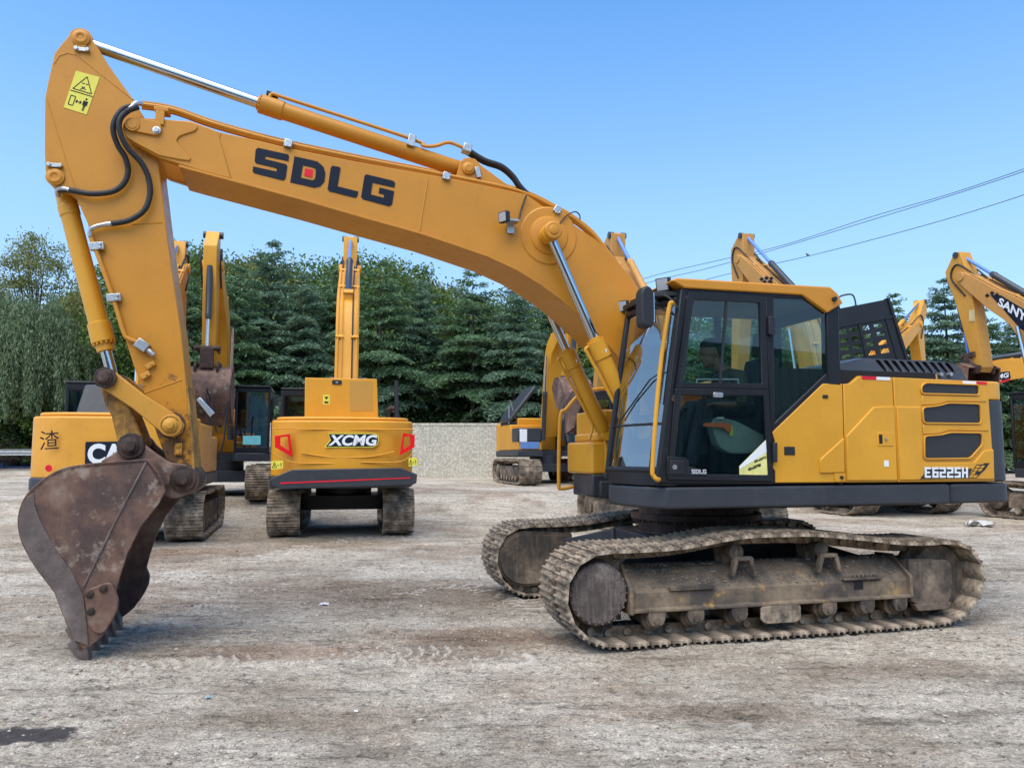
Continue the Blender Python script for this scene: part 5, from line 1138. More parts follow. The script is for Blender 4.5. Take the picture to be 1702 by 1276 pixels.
def limb_mesh(paths, name):
    mb = MB()
    for P, r0, r1 in paths: mb.tube(P, [r0+(r1-r0)*i/(len(P)-1) for i in range(len(P))], 7)
    o = mb.build(name, BARK, None, 0, 60); me = o.data; bpy.data.objects.remove(o); return me
def conifer(seed, H, R0, m, first=.13):
    r = np.random.RandomState(seed); C, D, U, L, Wd = [], [], [], [], []; limbs = [([Vector((0,0,-.5)), Vector((.05,0,H*.5)), Vector((0,.05,H*.97))], .028*H/2.2+.05, .008)]
    h = H*first; k = 0
    while h < H*.985:
        t = (h/H-first)/(1-first); nb = r.randint(4,7) if t < .85 else 3
        for q in range(nb):
            az = k*2.4+r.randn()*.5; k += 1; ln = R0*((1-t)**.75*.95+.06)*r.uniform(.55,1.2)
            rise = .10+.35*t; d0 = np.array([math.cos(az), math.sin(az), 0])
            nS = max(4, int(ln/.16)); s = np.linspace(.08, 1, nS)
            P = d0[None]*(s*ln)[:,None]; P[:,2] = h + rise*ln*s - (.42-.25*t)*ln*s**2.2 + r.randn()*.04
            if ln > 1.0 and t < .6: limbs.append(([Vector((0,0,h))]+[Vector(p) for p in P[::max(1,nS//4)]], .02+.012*ln, .006))
            side = np.array([-d0[1], d0[0], 0])
            for i in range(nS):
                tw = (.62*ln*(1-s[i])**.8*.75+.16)*r.uniform(.6,1.2); 
                for sg in (-1, 1):
                    nT = max(3, int(tw/.044)); u = np.linspace(.1,1,nT)
                    dirv = side*sg*.86 + d0*.5; Q = P[i][None] + dirv[None]*(u*tw)[:,None]; Q[:,2] -= .28*tw*u**2
                    C.append(Q + r.randn(nT,3)*np.array([.035,.035,.05])); dd = np.tile(dirv, (nT,1)) + r.randn(nT,3)*.45; dd[:,2] -= .25; D.append(dd)
                    uu = np.tile(np.array([0,0,1.]), (nT,1)) + r.randn(nT,3)*.9; U.append(uu); L.append(r.uniform(.16,.36,nT)); Wd.append(r.uniform(.040,.088,nT))
        h += R0*.155*r.uniform(.7,1.5)*(1.15-.5*t)
    C = np.concatenate(C); 
    return leafmesh(C, np.concatenate(D), np.concatenate(U), np.concatenate(L), np.concatenate(Wd), 'crown', m), limb_mesh(limbs, 'trunk')
def broadleaf(seed, H, Rr, m, base=.3, clumps=90, per=130, leaf=.16, open_=.0, zsq=1.0):
    r = np.random.RandomState(seed); C, D, U = [], [], []; limbs = [([Vector((0,0,-.5)), Vector((r.randn()*.1,r.randn()*.1,H*.35)), Vector((r.randn()*.2,r.randn()*.2,H*.8))], .018*H+.03, .03)]
    cz = H*(base+(1-base)*.52); rz = H*(1-base)*.5
    for k in range(clumps):
        v = r.randn(3); v /= np.linalg.norm(v); rad = r.uniform(.35,1)**.5; c = np.array([v[0]*Rr*rad, v[1]*Rr*rad, cz+v[2]*rz*rad])
        c[:2] *= 1-.35*max(0,(c[2]-cz)/rz)
        sz = Rr*r.uniform(.14,.30)
        n_ = int(per*r.uniform(.5,1.3)); q = r.randn(n_,3)*np.array([sz,sz,sz*.55*zsq])*.62; C.append(c+q); d = r.randn(n_,3); d[:,2] -= .4; D.append(d); U.append(r.randn(n_,3)+np.array([0,0,.8]))
        if k % 3 == 0: st = Vector((0,0,H*r.uniform(.2,.55))); limbs.append(([st, st.lerp(Vector(c),.55)+Vector((0,0,.25)), Vector(c)], .012*H*.5, .012))
    C = np.concatenate(C); N = len(C)
    return leafmesh(C, np.concatenate(D), np.concatenate(U), r.uniform(.7,1.3,N)*leaf, r.uniform(.35,.6,N)*leaf, 'crown', m), limb_mesh(limbs, 'trunk')
def willow(seed, H, Rr, m):
    r = np.random.RandomState(seed); C, D, U = [], [], []; limbs = [([Vector((0,0,-.5)), Vector((.1,0,H*.4)), Vector((-.1,.1,H*.8))], .32, .06)]
    for k in range(620):
        az = r.uniform(0,6.28); rr = Rr*r.uniform(.15,1)**.6; top = H*(1-.42*(rr/Rr)**2)*r.uniform(.86,1.0); ln = min(top*r.uniform(.25,.72), top-H*.26*r.uniform(.8,1.3))
        if k % 12 == 0: limbs.append(([Vector((0,0,H*.45)), Vector((rr*.5*math.cos(az),rr*.5*math.sin(az),top*.92)), Vector((rr*math.cos(az),rr*math.sin(az),top))], .09, .02))
        n_ = int(ln/.055); t = np.linspace(0,1,n_); P = np.stack([math.cos(az)*(rr+.35*np.sin(t*1.6)), math.sin(az)*(rr+.35*np.sin(t*1.6)), top+.25*np.sin(t*3)*(1-t)-ln*t], 1)
        for j in range(3): C.append(P + r.randn(n_,3)*np.array([.10,.10,.05])); D.append(np.tile([0,0,-1.],(n_,1))+r.randn(n_,3)*.35); U.append(r.randn(n_,3))
    C = np.concatenate(C); N = len(C)
    return leafmesh(C, np.concatenate(D), np.concatenate(U), r.uniform(.16,.30,N), r.uniform(.03,.06,N), 'crown', m), limb_mesh(limbs, 'trunk')
def place_tree(name, parts, x, y, s, rz, label, cat, group):
    t = thing(name, label, cat, (x, y, float(base_z(x,y))), rz, group); t.scale = (s[0], s[0], s[1])
    for nm, me in zip(('crown','trunk'), parts): o = bpy.data.objects.new(nm, me); COL.objects.link(o); o.parent = t
    return t
CONT_ = [conifer(15, 11, 3.8, CON, .40), conifer(16, 11, 3.6, CON2, .36)]
CONS_ = [conifer(11, 11, 3.3, CON), conifer(12, 11, 3.7, CON2, .10), conifer(13, 11, 3.0, CON, .16), conifer(14, 11, 3.4, CON2, .2)]
BROS = [broadleaf(21, 10, 3.2, BRO, .2, 130, 230, .19), broadleaf(22, 10, 3.0, BRY, .25, 110, 200, .18)]
POP = broadleaf(24, 14, 3.6, BRY, .12, 190, 150, .19, zsq=.9)
WILM = willow(31, 9.5, 3.6, WIL)
SHRB = [broadleaf(41, 3.2, 2.0, SHB, .0, 80, 220, .15), broadleaf(42, 3.0, 1.8, BRO, .0, 70, 200, .14)]
PINK = broadleaf(43, 2.6, 1.9, PNK, .1, 40, 110, .10)
def tree_px(px, pytop, Y, which, kind, label, group, wide=1., base_h=None):
    x, _, zt = W(px, pytop, Y); Hh = zt - float(base_z(x, Y)); nat = {'c':11,'b':10,'p':14,'w':9.5,'s':3.2}[kind]
    nm, ct = {'c':('conifer_tree','conifer'),'b':('broadleaf_tree','tree'),'p':('broadleaf_tree','tree'),'w':('willow_tree','willow'),'s':('shrub','shrub')}[kind]
    s = Hh/nat; return place_tree(nm, which, x, Y, (s*wide, s), rnd.uniform(0,6.28), label, ct, group)
GC = 'conifers behind the brick wall'
tree_px(318, 440, 39, CONS_[2], 'c', 'dark conifer seen behind the hanging stick of the excavator that faces the camera', GC)
tree_px(395, 436, 38, CONS_[0], 'c', 'dark conifer right of the stick hanging with its bucket beside the mirror', GC)
tree_px(452, 396, 40, CONS_[3], 'c', 'tallest spire-topped conifer left of the upright boom behind the yellow counterweight', GC)
tree_px(505, 446, 39.5, CONS_[1], 'c', 'bluish conifer just left of the upright boom with blue rod', GC)
tree_px(556, 440, 41, CONS_[2], 'c', 'conifer directly behind the upright boom with blue rod', GC)
tree_px(632, 432, 39, CONT_[0], 'c', 'broad dark conifer just right of the upright boom with blue rod', GC)
tree_px(700, 462, 40, CONT_[1], 'c', 'conifer with a bare trunk over the middle of the brick wall', GC)
tree_px(786, 450, 39.5, CONT_[0], 'c', 'bluish layered conifer under the arched boom, its trunk above the wall', GC, 1.1)
tree_px(855, 468, 38.5, CONT_[1], 'c', 'conifer behind the tilted dark engine cover at the wall end', GC)
tree_px(915, 470, 41, CONS_[2], 'c', 'conifer behind the near boom cylinders and far excavator boom', GC)
for px, py, Y, k, t in ((1010,500,40,0,'behind the lower end of the near boom'), (1110,495,38,1,'behind the front windows of the near cab'), (1190,500,41,2,'seen through the door window of the near cab'), (1262,496,38,3,'behind the door hinge of the near cab'), (1335,498,39,1,'seen through the rear side window of the near cab'), (1415,505,42,0,'behind the raised black slotted cover')):
    tree_px(px, py, Y, CONS_[k], 'c', 'conifer ' + t, GC)
GR = 'conifers beyond the yard on the right'
for px, py, Y, k, t in ((1000,515,49,0,'leafy crown behind the far boom and near cylinders'),(1080,512,50,1,'leafy crown behind the near windscreen'),(1165,510,49,0,'leafy crown seen left of the operator through the cab'),(1235,512,50,1,'leafy crown seen right of the operator through the cab'),(1310,515,49,0,'leafy crown behind the rear side window'),(1400,525,50,0,'leafy crown low behind the slotted cover')):
    tree_px(px, py, Y, BROS[k], 'b', t, 'leafy trees behind the near cab', 1.1)
tree_px(1482, 482, 44, CONS_[2], 'c', 'conifer between the black slotted cover and the short upright stick', GR)
tree_px(1567, 458, 45, CONS_[3], 'c', 'slender spire conifer left of the lettered boom on the right', GR)
tree_px(1632, 505, 42, CONS_[0], 'c', 'conifer behind the rusty stick on the right', GR)
tree_px(1690, 510, 44, CONS_[1], 'c', 'bluish conifer at the right edge under the lettered boom', GR)
tree_px(1770, 500, 43, CONS_[0], 'c', 'conifer cut by the right edge of the photo', GR)
tree_px(1560, 560, 50, BROS[0], 'b', 'leafy tree low behind the short upright stick', 'leafy trees')
GB = 'leafy trees behind the conifers'
for px, py, Y, k, t in ((350,408,47,0,'green leafy tree top left of the tallest spire conifer'), (412,418,49,1,'yellowish leafy tree top beside the tallest spire conifer'), (520,432,50,0,'green leafy crown between two conifers left of the upright boom'), (600,418,48,0,'full green leafy crown right of the upright boom'), (655,428,47,0,'green leafy crown above the broad dark conifer'), (702,452,50,1,'yellowish leafy crown sloping down under the arched boom'), (760,480,51,0,'leafy crown low between conifers over the wall'), (840,485,50,0,'leafy crown behind the tilted dark engine cover'), (930,490,52,0,'leafy crown behind the far boom')):
    tree_px(px, py, Y, BROS[k], 'b', t, GB, 1.05)
GL = 'trees at the far left'
tree_px(70, 392, 54, POP, 'p', 'tall sparse yellow-green tree rising above the willow at far left', GL, .9)
tree_px(-20, 440, 50, POP, 'p', 'sparse tree cut by the left edge behind the willow', GL, .8)
tree_px(40, 468, 41, WILM, 'w', 'pale weeping willow with hanging branches at the left edge', GL, 1.05)
tree_px(172, 470, 46, BROS[1], 'b', 'yellowish leafy tree seen between the bucket cylinder and the stick', GL)
tree_px(215, 440, 50, BROS[0], 'b', 'green leafy tree behind the near stick', GL)
tree_px(255, 450, 44, BROS[0], 'b', 'leafy tree hidden behind the lower stick', GL)
tree_px(125, 520, 44, BROS[0], 'b', 'leafy tree right of the willow above the dark cab', GL)
GS = 'shrubs along the back of the yard'
for px, py, Y, k, t in ((15,655,44,0,'dark shrub under the willow at the left edge'), (70,640,42,1,'green shrub left of the dark cab at far left'), (120,650,43,0,'dark shrub behind the dark cab at far left'), (200,660,44,1,'shrub behind the grey hood at left'), (265,660,42,0,'shrub behind the near guide link'),
                        (400,632,40,1,'bright green bush behind the wall near the cab with blue paper'), (445,670,41,0,'dark bush between the two yellow machines'), (560,660,42,0,'dark bush behind the boxy yellow rear housing'), (650,662,41,0,'dark bush behind the exhaust stack'), (715,668,42,1,'bright bush behind the wall right of the exhaust stack'), (770,655,43,0,'dark bush beside the bare conifer trunk'), (830,650,42,0,'dark bush behind the tilted engine cover'), (890,650,43,0,'dark bush behind the far boom foot'), (970,650,42,0,'dark bush behind the far cab'),
                        (1060,655,43,0,'dark bush behind the near windscreen'), (1150,650,42,0,'dark bush behind the near cab door'), (1250,650,43,0,'dark bush behind the near door hinge'), (1350,650,42,0,'dark bush behind the near rear window'), (1480,640,44,0,'dark bush behind the louvred hood'), (1560,630,45,0,'dark bush behind the short upright stick'), (1640,632,45,1,'green bush behind the counterweight top'), (1715,630,44,0,'dark bush at the right edge')):
    tree_px(px, py, Y, SHRB[k], 's', t, GS, 1.35)
for px, Y in ((10, 40), (40, 40.6), (-14, 40.3)):
    tree_px(px, 722 if px != 40 else 732, Y, PINK, 's', {10:'pink flowering shrub behind the guard rail, the fullest one',40:'small pink flowering shrub behind the guard rail nearest the yellow machine',-14:'pink flowering shrub cut by the left edge'}[px], 'pink shrubs by the road', 1.6)

# ================================================================== wires, bird, litter
WIRE = plain('cable_sheath', (.03,.03,.034), .6)
def wire(pts, y0, y1, label):
    n = len(pts); P = [Vector(W(p[0], p[1], y0+(y1-y0)*(p[0]-pts[0][0])/(pts[-1][0]-pts[0][0]))) for p in pts]
    q = MB(); q.tube(spline(P, 10), .017, 6); o = q.build('power_cable', WIRE); tag(o, label, 'cable', 'overhead power cables')
wire([(820,535),(1000,484),(1095,456),(1180,436),(1300,408),(1450,360),(1580,322),(1702,281),(1800,246),(2100,130),(2400,-10)], 58, 19.3, 'uppermost of the three overhead cables at upper right')
wire([(820,545),(1000,492),(1095,465),(1180,445),(1300,411),(1464,361),(1590,322),(1702,285),(1800,250),(2100,135),(2400,-5)], 58, 19.3, 'middle overhead cable close below the uppermost one')
wire([(900,540),(1000,515),(1180,463),(1342,426),(1470,393),(1588,360),(1702,324),(1800,290),(2100,180),(2400,45)], 56, 19.3, 'lowest overhead cable with a small bird on it')
yb = 56+(19.3-56)*(1342-900)/1500; c = Vector(W(1342, 423.5, yb))
q = MB(); q.ball((0,0,0), (.075,.05,.06), 10, 8); q.ball((-.055,0,.065), (.036,.034,.034), 8, 6); q.tube([(.05,0,-.01),(.17,0,-.05)], [.03,.012], 6); q.tube([(-.085,0,.065),(-.115,0,.058)], [.012,.003], 6); q.tube([(0,.02,-.05),(0,.02,-.085)], .008, 5); q.tube([(0,-.02,-.05),(0,-.02,-.085)], .008, 5)
o = q.build('bird', plain('bird_plumage', (.05,.045,.04), .8)); o.location = c; tag(o, 'small dark bird perched on the lowest overhead cable', 'bird')
PAP = plain('litter_white', (.66,.67,.68), .6)
def litter(px, py, r, m, name, label, cat, seed):
    g = gpx(px, py); q = MB(); rr = random.Random(seed); n = 6; vs = []
    for i in range(n+1):
        for j in range(n+1): vs.append((( i/n-.5)*2*r*(1+.2*rr.random()), (j/n-.5)*1.5*r, rr.random()*r*.55))
    q.add(vs, [(i*(n+1)+j, (i+1)*(n+1)+j, (i+1)*(n+1)+j+1, i*(n+1)+j+1) for i in range(n) for j in range(n)])
    o = q.build(name, m, None, 0, 0); o.location = (g[0], g[1], gz(*g)+.004); o.rotation_euler = (0,0,seed); s_ = o.modifiers.new('thick','SOLIDIFY'); s_.thickness = .002; tag(o, label, cat)
litter(538,1003,.045,PAP,'paper_scrap','white crumpled paper scrap on the dirt left of the crawlers','litter',1)
litter(346,1157,.020,plain('litter_blue',(.25,.42,.46),.5),'plastic_scrap','pale blue plastic scrap on the dirt in front of the bucket','litter',2)
litter(1628,873,.26,plain('litter_pale',(.5,.48,.45),.9),'plaster_lump','flat pale lump lying on the ground beyond the counterweight','rubble',3)
litter(592,1177,.014,PAP,'paper_scrap','tiny white scrap on the dirt at the lower middle left','litter',5)

# ================================================================== shed behind the camera, seen in the window reflections
sh = thing('corrugated_shed', 'long teal corrugated metal shed mirrored in the cab windows', 'shed', (6, -11, 0))
TEAL = plain('teal_corrugated_metal', (.10,.20,.21), .45, .1, .2)
q = MB(); x = -22.0; zlo, zhi = -.2, 5.6; prof = []
while x < 24: prof += [(x,0),(x+.42,0),(x+.46,.07),(x+.56,.07),(x+.60,0)]; x += .62
vs = [(a, b_, zlo) for a, b_ in prof] + [(a, b_, zhi) for a, b_ in prof]; n_ = len(prof)
q.add(vs, [(i, i+1, n_+i+1, n_+i) for i in range(n_-1)]); q.build('corrugated_wall', TEAL, sh, 0, 20)
q = MB(); q.bx(-22.3,24.3,-.1,.35,5.6,6.1); q.build('fascia', plain('green_fascia', (.03,.22,.16), .4), sh, .01)
q = MB(); q.add([(-22.5,.6,5.95),(24.5,.6,5.95),(24.5,-9,7.6),(-22.5,-9,7.6),(-22.5,.6,6.02),(24.5,.6,6.02),(24.5,-9,7.67),(-22.5,-9,7.67)],[(0,1,2,3),(7,6,5,4),(0,4,5,1),(1,5,6,2),(2,6,7,3),(3,7,4,0)]); q.build('roof', TEAL, sh)
# ================================================================== the other excavators
def off2(c, n, k): return (c[0]+n[0]*k, c[1]+n[1]*k)
def ribbon(path, ws_, n=8):
    """outline of a band along a smooth centre line with the given half widths"""
    P = spline([Vector(p) for p in path], n); k = len(path); L_, R_ = [], []
    for i, p in enumerate(P):
        u = i/n; j = min(int(u), k-2); wd = ws_[j]+(ws_[j+1]-ws_[j])*(u-j)
        t = (P[min(i+1,len(P)-1)]-P[max(i-1,0)]).normalized(); n2 = Vector((-t.y,t.x)); L_.append(tuple(p+n2*wd)); R_.append(tuple(p-n2*wd))
    return L_ + R_[::-1]
def crawler_belt(root, yc, s, wd, m=None):
    L2, r = 1.62*s, .44*s; zc = .44*s
    pth = [Vector((-L2+2*L2*i/20, 0)) for i in range(21)] + [Vector((L2+r*math.sin(R(a)), zc-r*math.cos(R(a)))) for a in range(15,180,15)] + [Vector((L2-2*L2*i/20, 2*zc-.03*s*math.sin(math.pi*2*i/20)**2)) for i in range(21)] + [Vector((-L2-r*math.sin(R(a)), zc+r*math.cos(R(a)))) for a in range(15,180,15)]
    pts, LL = resample(pth, 230); mb = MB(); N = 46; pit = LL/N
    for k in range(N):
        p = pts[k*5]; t = (pts[(k*5+2)%230]-pts[(k*5-2)%230]).normalized(); n2 = Vector((-t.y,t.x)); M3 = Matrix(((t.x,0,n2.x),(0,1,0),(t.y,0,n2.y)))
        mb.obox((p.x+n2.x*.035, yc, p.y+n2.y*.035), (pit*.96, wd, .03), M3)
        for g in (-.35, 0, .35): e = p+t*pit*g+n2*.012; mb.obox((e.x, yc, e.y), (.018, wd, .03), M3)
        e = p+n2*.10; mb.obox((e.x, yc, e.y), (pit*.9, .2, .10), M3)
    c = mb.build('crawler', m or TRK, root)
    f = MB(); sg = 1 if yc > 0 else -1
    f.xprism([(yc-wd*.36,.24*s),(yc-wd*.36,.52*s),(yc-wd*.1,.66*s),(yc+wd*.36,.62*s),(yc+wd*.36,.24*s)], -1.25*s, 1.25*s); f.build('crawler_frame', TRKF, c, .01)
    for x in (-1.62*s, 1.62*s):
        q = MB(); q.lathe((x,yc-wd*.38,.44*s),(0,1,0),[(0,.20*s),(.02,.24*s),(wd*.3,.26*s),(wd*.33,.33*s),(wd*.43,.33*s),(wd*.46,.26*s),(wd*.74,.24*s),(wd*.76,.2*s)],24); q.build('drive_wheel', TRKF, c)
    for k in range(6):
        x = (-1.0+k*.4)*s; q = MB(); q.cyl((x,yc-wd*.38,.2*s),(x,yc+wd*.38,.2*s),.085*s,n=12); q.build('bottom_roller', TRK, c)
def pcyl(root, A, B, y, f, rr, rb, rodm, barm, name='hydraulic_cylinder'):
    A, B = Vector((A[0],y,A[1])), Vector((B[0],y,B[1])); G = A.lerp(B, f); d = (B-A).normalized()
    q = MB(); q.lathe(G, d, [(0,rb*.9),(.12,rb*1.12),(.14,rb),((B-G).length,rb)], 16); c = q.build(name, barm, root); q = MB(); q.cyl(A, G, rr, n=14); q.build('piston_rod', rodm, c)
    return c
def machine(label, C, z, a, s=1., body=YELC, cwm=None, boomm=None, barm=DCYL, rodm=CHROME, T=(-4,6.5), K=None, back=None, end=None, curl=-60, track=.6, gauge=2.2, arm_y=.0, hood=True, bw=1.1, cabm=None, stickm=None, bucket_on=True, glassm=None, armw=1., cylf=.42, cylk=1.):
    """one excavator of the yard; T boom tip, K boom knee, back stick top, end stick foot, all in its own x-z plane"""
    fr_ = Frame(C[0], C[1], z, a); root = thing('excavator', label, 'excavator', fr_.o, a, 'excavators parked behind the nearest one'); cwm = cwm or body; boomm = boomm or body; cabm = cabm or BLK; glassm = glassm or GLSD
    for sg in (-1,1): crawler_belt(root, sg*gauge/2*s, s, track*s)
    q = MB(); q.plan(round_poly([(-.7*s,-.9*s),(.7*s,-.9*s),(.7*s,.9*s),(-.7*s,.9*s)],.2), .42*s, .72*s); q.lathe((0,0,.7*s),(0,0,1),[(0,.6*s),(.3*s,.6*s)],32); q.build('centre_frame', GREY, root, .01)
    q = MB(); q.plan([(-1.0*s,-1.35*s),(-1.15*s,-1.0*s),(-1.15*s,-.5*s),(-1.0*s,-.4*s),(-.5*s,-.38*s),(-.5*s,.38*s),(-1.0*s,.4*s),(-1.0*s,1.35*s),(1.9*s,1.35*s),(1.9*s,-1.35*s)], .98*s, 1.2*s); q.build('base_frame', GREY, root, .02)
    cwp_ = round_poly([(1.9*s,-1.35*s),(2.4*s,-1.33*s),(2.68*s,-.85*s),(2.74*s,0),(2.68*s,.85*s),(2.4*s,1.33*s),(1.9*s,1.35*s)], .2*s, 4)
    q = MB(); q.plan(cwp_, 1.16*s, 2.22*s); q.plan([(p[0]*.97,p[1]*.94) for p in cwp_], 2.22*s, 2.29*s); cw = q.build('counterweight', cwm, root, .05*s, seg=3)
    q = MB(); q.plan([(p[0]*1.012,p[1]*1.008) for p in cwp_], .95*s, 1.18*s); q.build('bumper', GREY, cw, .04*s, seg=3)
    q = MB(); q.bx(.1*s,1.9*s,-1.33*s,1.33*s,1.2*s,2.15*s); sh_ = q.build('side_panel', body, root, .03*s)
    q = MB(); q.bx(-.95*s,.1*s,.42*s,1.33*s,1.2*s,1.95*s); q.build('tool_box', body, root, .04*s)
    if hood: q = MB(); q.bx(.3*s,1.9*s,-1.0*s,1.0*s,2.13*s,2.42*s); q.build('engine_hood', body, root, .06*s, seg=3)
    # cab
    x0, x1, y0, y1, z0, z1 = -1.05*s, .55*s, -1.33*s, -.42*s, 1.2*s, 2.95*s; t = .07*s; q = MB()
    for (xa, xb) in ((x0,x0+t),(x1-t,x1),(x0+.85*s,x0+.85*s+t)):
        for (ya, yb) in ((y0,y0+t),(y1-t,y1)): q.bx(xa, xb, ya, yb, z0, z1-.05*s)
    q.bx(x0,x1,y0+.003,y1-.003,z1-.13*s,z1-.002); q.bx(x0+.003,x1-.003,y0+.004,y1-.004,z0,z0+.16*s); q.bx(x0+.9*s,x1-.004,y0+.005,y1-.005,z0,z0+.75*s)
    cb_ = q.build('cab', cabm, root, .02*s)
    q = MB(); q.bx(x0-.06*s,x1+.02*s,y0-.01,y1+.01,z1-.004,z1+.05*s); q.build('cab_roof', cabm, cb_, .02*s)
    for nm, b6 in (('windscreen',(x0+.01,x0+.016,y0+t,y1-t,z0+.16*s,z1-.13*s)), ('rear_window',(x1-.03,x1-.024,y0+t,y1-t,z0+.75*s,z1-.13*s)), ('side_window',(x0+t,x1-t,y0+.012,y0+.018,z0+.16*s,z1-.13*s)), ('side_window',(x0+t,x1-t,y1-.018,y1-.012,z0+.16*s,z1-.13*s))):
        q = MB(); q.bx(*b6); q.build(nm, glassm, cb_)
    q = MB(); q.prism(round_poly([(-.35*s,1.6*s),(.2*s,1.6*s),(.32*s,2.45*s),(.18*s,2.48*s),(.08*s,1.78*s),(-.35*s,1.78*s)],.04), -1.1*s, -.65*s); q.build('seat', PLAS, cb_, .02)
    q = MB(); q.tube([(x0-.10*s,y0-.02,z1-.05*s),(x0-.16*s,y0-.10*s,z1-.2*s),(x0-.15*s,y0-.12*s,z1-.5*s)],.012,6); q.bx(x0-.19*s,x0-.13*s,y0-.2*s,y0-.08*s,z1-.5*s,z1-.2*s); q.build('cab_mirror', PLAS, cb_, .01)
    # boom, stick, bucket in the middle plane
    Ft = (-.35*s, 1.75*s); K = K or (Ft[0]+(T[0]-Ft[0])*.22, Ft[1]+(T[1]-Ft[1])*.60); hw = .27*s*armw; y = arm_y
    pts = [Ft, ((Ft[0]+K[0])/2+.04*s*0,(Ft[1]+K[1])/2), K, ((T[0]+K[0])/2,(T[1]+K[1])/2), T]
    rb_ = ribbon(pts, [.18*s,.30*s,.36*s,.27*s,.15*s]); topl = rb_[len(rb_)//2:][::-1]
    q = MB(); q.prism(rb_, y-hw, y+hw); q.cyl((T[0],y-hw-.04,T[1]),(T[0],y+hw+.04,T[1]),.13*s,n=18); bm__ = q.build('boom', boomm, root, .012)
    for sg in (-1,1):
        for yo, rr, mm in ((.82,.022,boomm),(.45,.018,RUB if sg > 0 else boomm)):
            q = MB(); q.tube([Vector((p[0],y+sg*hw*yo,p[1]))+Vector((.025,0,.02)) for p in topl[6:-2]], rr*s, 6); q.build('hydraulic_pipe' if mm is boomm else 'rubber_hose', mm, bm__)
        for u in (12, 20, 28):
            p = topl[u]; q = MB(); q.obox((p[0]+.02,y+sg*hw*.64,p[1]+.015),(.09*s,.17*s,.06*s),Matrix.Rotation(R(45),3,'Y')); q.build('pipe_clamp', boomm, bm__)
        pcyl(root, (Ft[0]+(K[0]-.1*s-Ft[0])*cylk,Ft[1]+(K[1]-.12*s-Ft[1])*cylk), (-.95*s,1.55*s), y+sg*(hw+.11*s), cylf, .045*s, .08*s, CHROME, barm, 'boom_cylinder')
    bd = Vector((T[0]-K[0],T[1]-K[1])).normalized(); nn = Vector((-bd.y,bd.x)); nn = nn if nn.y > 0 else -nn
    if back is None: back = (T[0]+bd.x*.5*s+nn.x*.5*s, T[1]+bd.y*.5*s+nn.y*.5*s)
    ab = Vector(K)+nn*.50*s+bd*.15*s
    sc = pcyl(root, back, tuple(ab), y, .42, .045*s, .085*s, rodm, barm, 'stick_cylinder')
    q = MB(); q.prism([tuple(ab+Vector((.10,-.02))), tuple(ab+nn*.10), tuple(ab-bd*.2-nn*.3), tuple(ab+bd*.3-nn*.3)], y-.12*s, y+.12*s); q.build('cylinder_lug', boomm, bm__, .01)
    if end:
        A, B, Tt = Vector(back), Vector(end), Vector(T); d = (B-Tt).normalized(); n2 = Vector((-d.y,d.x)); n2 = n2 if n2.x < 0 else -n2
        so = [A+n2*.07*s+Vector((0,.08*s)), A-n2*.12*s+Vector((0,.06*s)), Tt-n2*.20*s, Tt+d*.35*s-n2*.20*s, B-n2*.12*s, B+d*.12*s, B+n2*.14*s, Tt+d*.7*s+n2*.36*s, Tt+n2*.52*s-d*.05*s, A.lerp(Tt,.5)+n2*.50*s]
        q = MB(); q.prism([tuple(p) for p in so], y-.19*s*armw, y+.19*s*armw); stk = q.build('stick', stickm or boomm, root, .012)
        for sg in (-1,1):
            e0 = Vector(topl[-5]); q = MB(); q.tube(spline([Vector((e0.x,y+sg*.16*s,e0.y)), Vector((Tt.x-.12*s,y+sg*.21*s,Tt.y+.38*s)), Vector((Tt.x-.36*s,y+sg*.22*s,Tt.y+.05*s)), Vector(((Tt+d*.55*s).x,y+sg*.215*s,(Tt+d*.55*s).y))],6),.022*s,8); q.build('rubber_hose', RUB, stk)
            q = MB(); q.cyl((A.x,y+sg*.10*s,A.y),(A.x,y+sg*.23*s,A.y),.085*s,n=16); q.build('pin_boss', DCYL, stk)
            p0, p1_ = Tt+n2*.36*s+d*.5*s, B+n2*.14*s-d*.25*s; q = MB(); q.tube([(p0.x,y+sg*.14*s,p0.y),(p1_.x,y+sg*.14*s,p1_.y)],.018*s,6); q.build('hydraulic_pipe', stickm or boomm, stk)
        cA = tuple(Tt+n2*.44*s+d*.1*s); cB = tuple(B+n2*.42*s-d*.42*s)
        pcyl(root, cB, cA, y, .35, .04*s, .075*s, rodm, barm, 'bucket_cylinder')
        q = MB()
        for sg in (-1,1): q.prism(ribbon([cB, tuple(B-d*.40*s)], [.07*s,.07*s]), y+sg*.23*s-.02, y+sg*.23*s+.02)
        q.prism(ribbon([cB, tuple(B+n2*.40*s+d*.05*s)], [.07*s,.07*s]), y-.15*s, y+.15*s); q.cyl((cB[0],y-.3*s,cB[1]),(cB[0],y+.3*s,cB[1]),.06*s,n=12); q.build('bucket_link', RUST, stk, .01)
        if bucket_on:
            M2 = Matrix.Rotation(R(curl), 2); pf = [(0,.02),(-.40,.0),(-.62,-.22),(-.72,-.55),(-.62,-.95),(-.30,-1.30),(.02,-1.42)]
            P = [B + M2 @ Vector((u*s, v*s)) for u, v in pf]; O = [tuple(p) for p in spline([Vector(p) for p in P], 4)]; cen_ = B + M2 @ Vector((-.15*s,-.6*s)); I = [tuple(Vector(p)+(cen_-Vector(p)).normalized()*.04*s) for p in O]
            q = MB(); q.prism(O+I[::-1], y-bw/2*s, y+bw/2*s); bk_ = q.build('bucket', BUCK, root, .006)
            for sg in (-1,1): q = MB(); q.prism(O+[tuple(B+M2@Vector((.22*s,-.75*s)))], y+sg*bw/2*s, y+sg*(bw/2-.03)*s); q.build('side_plate', BUCK, bk_, .004)
            q = MB()
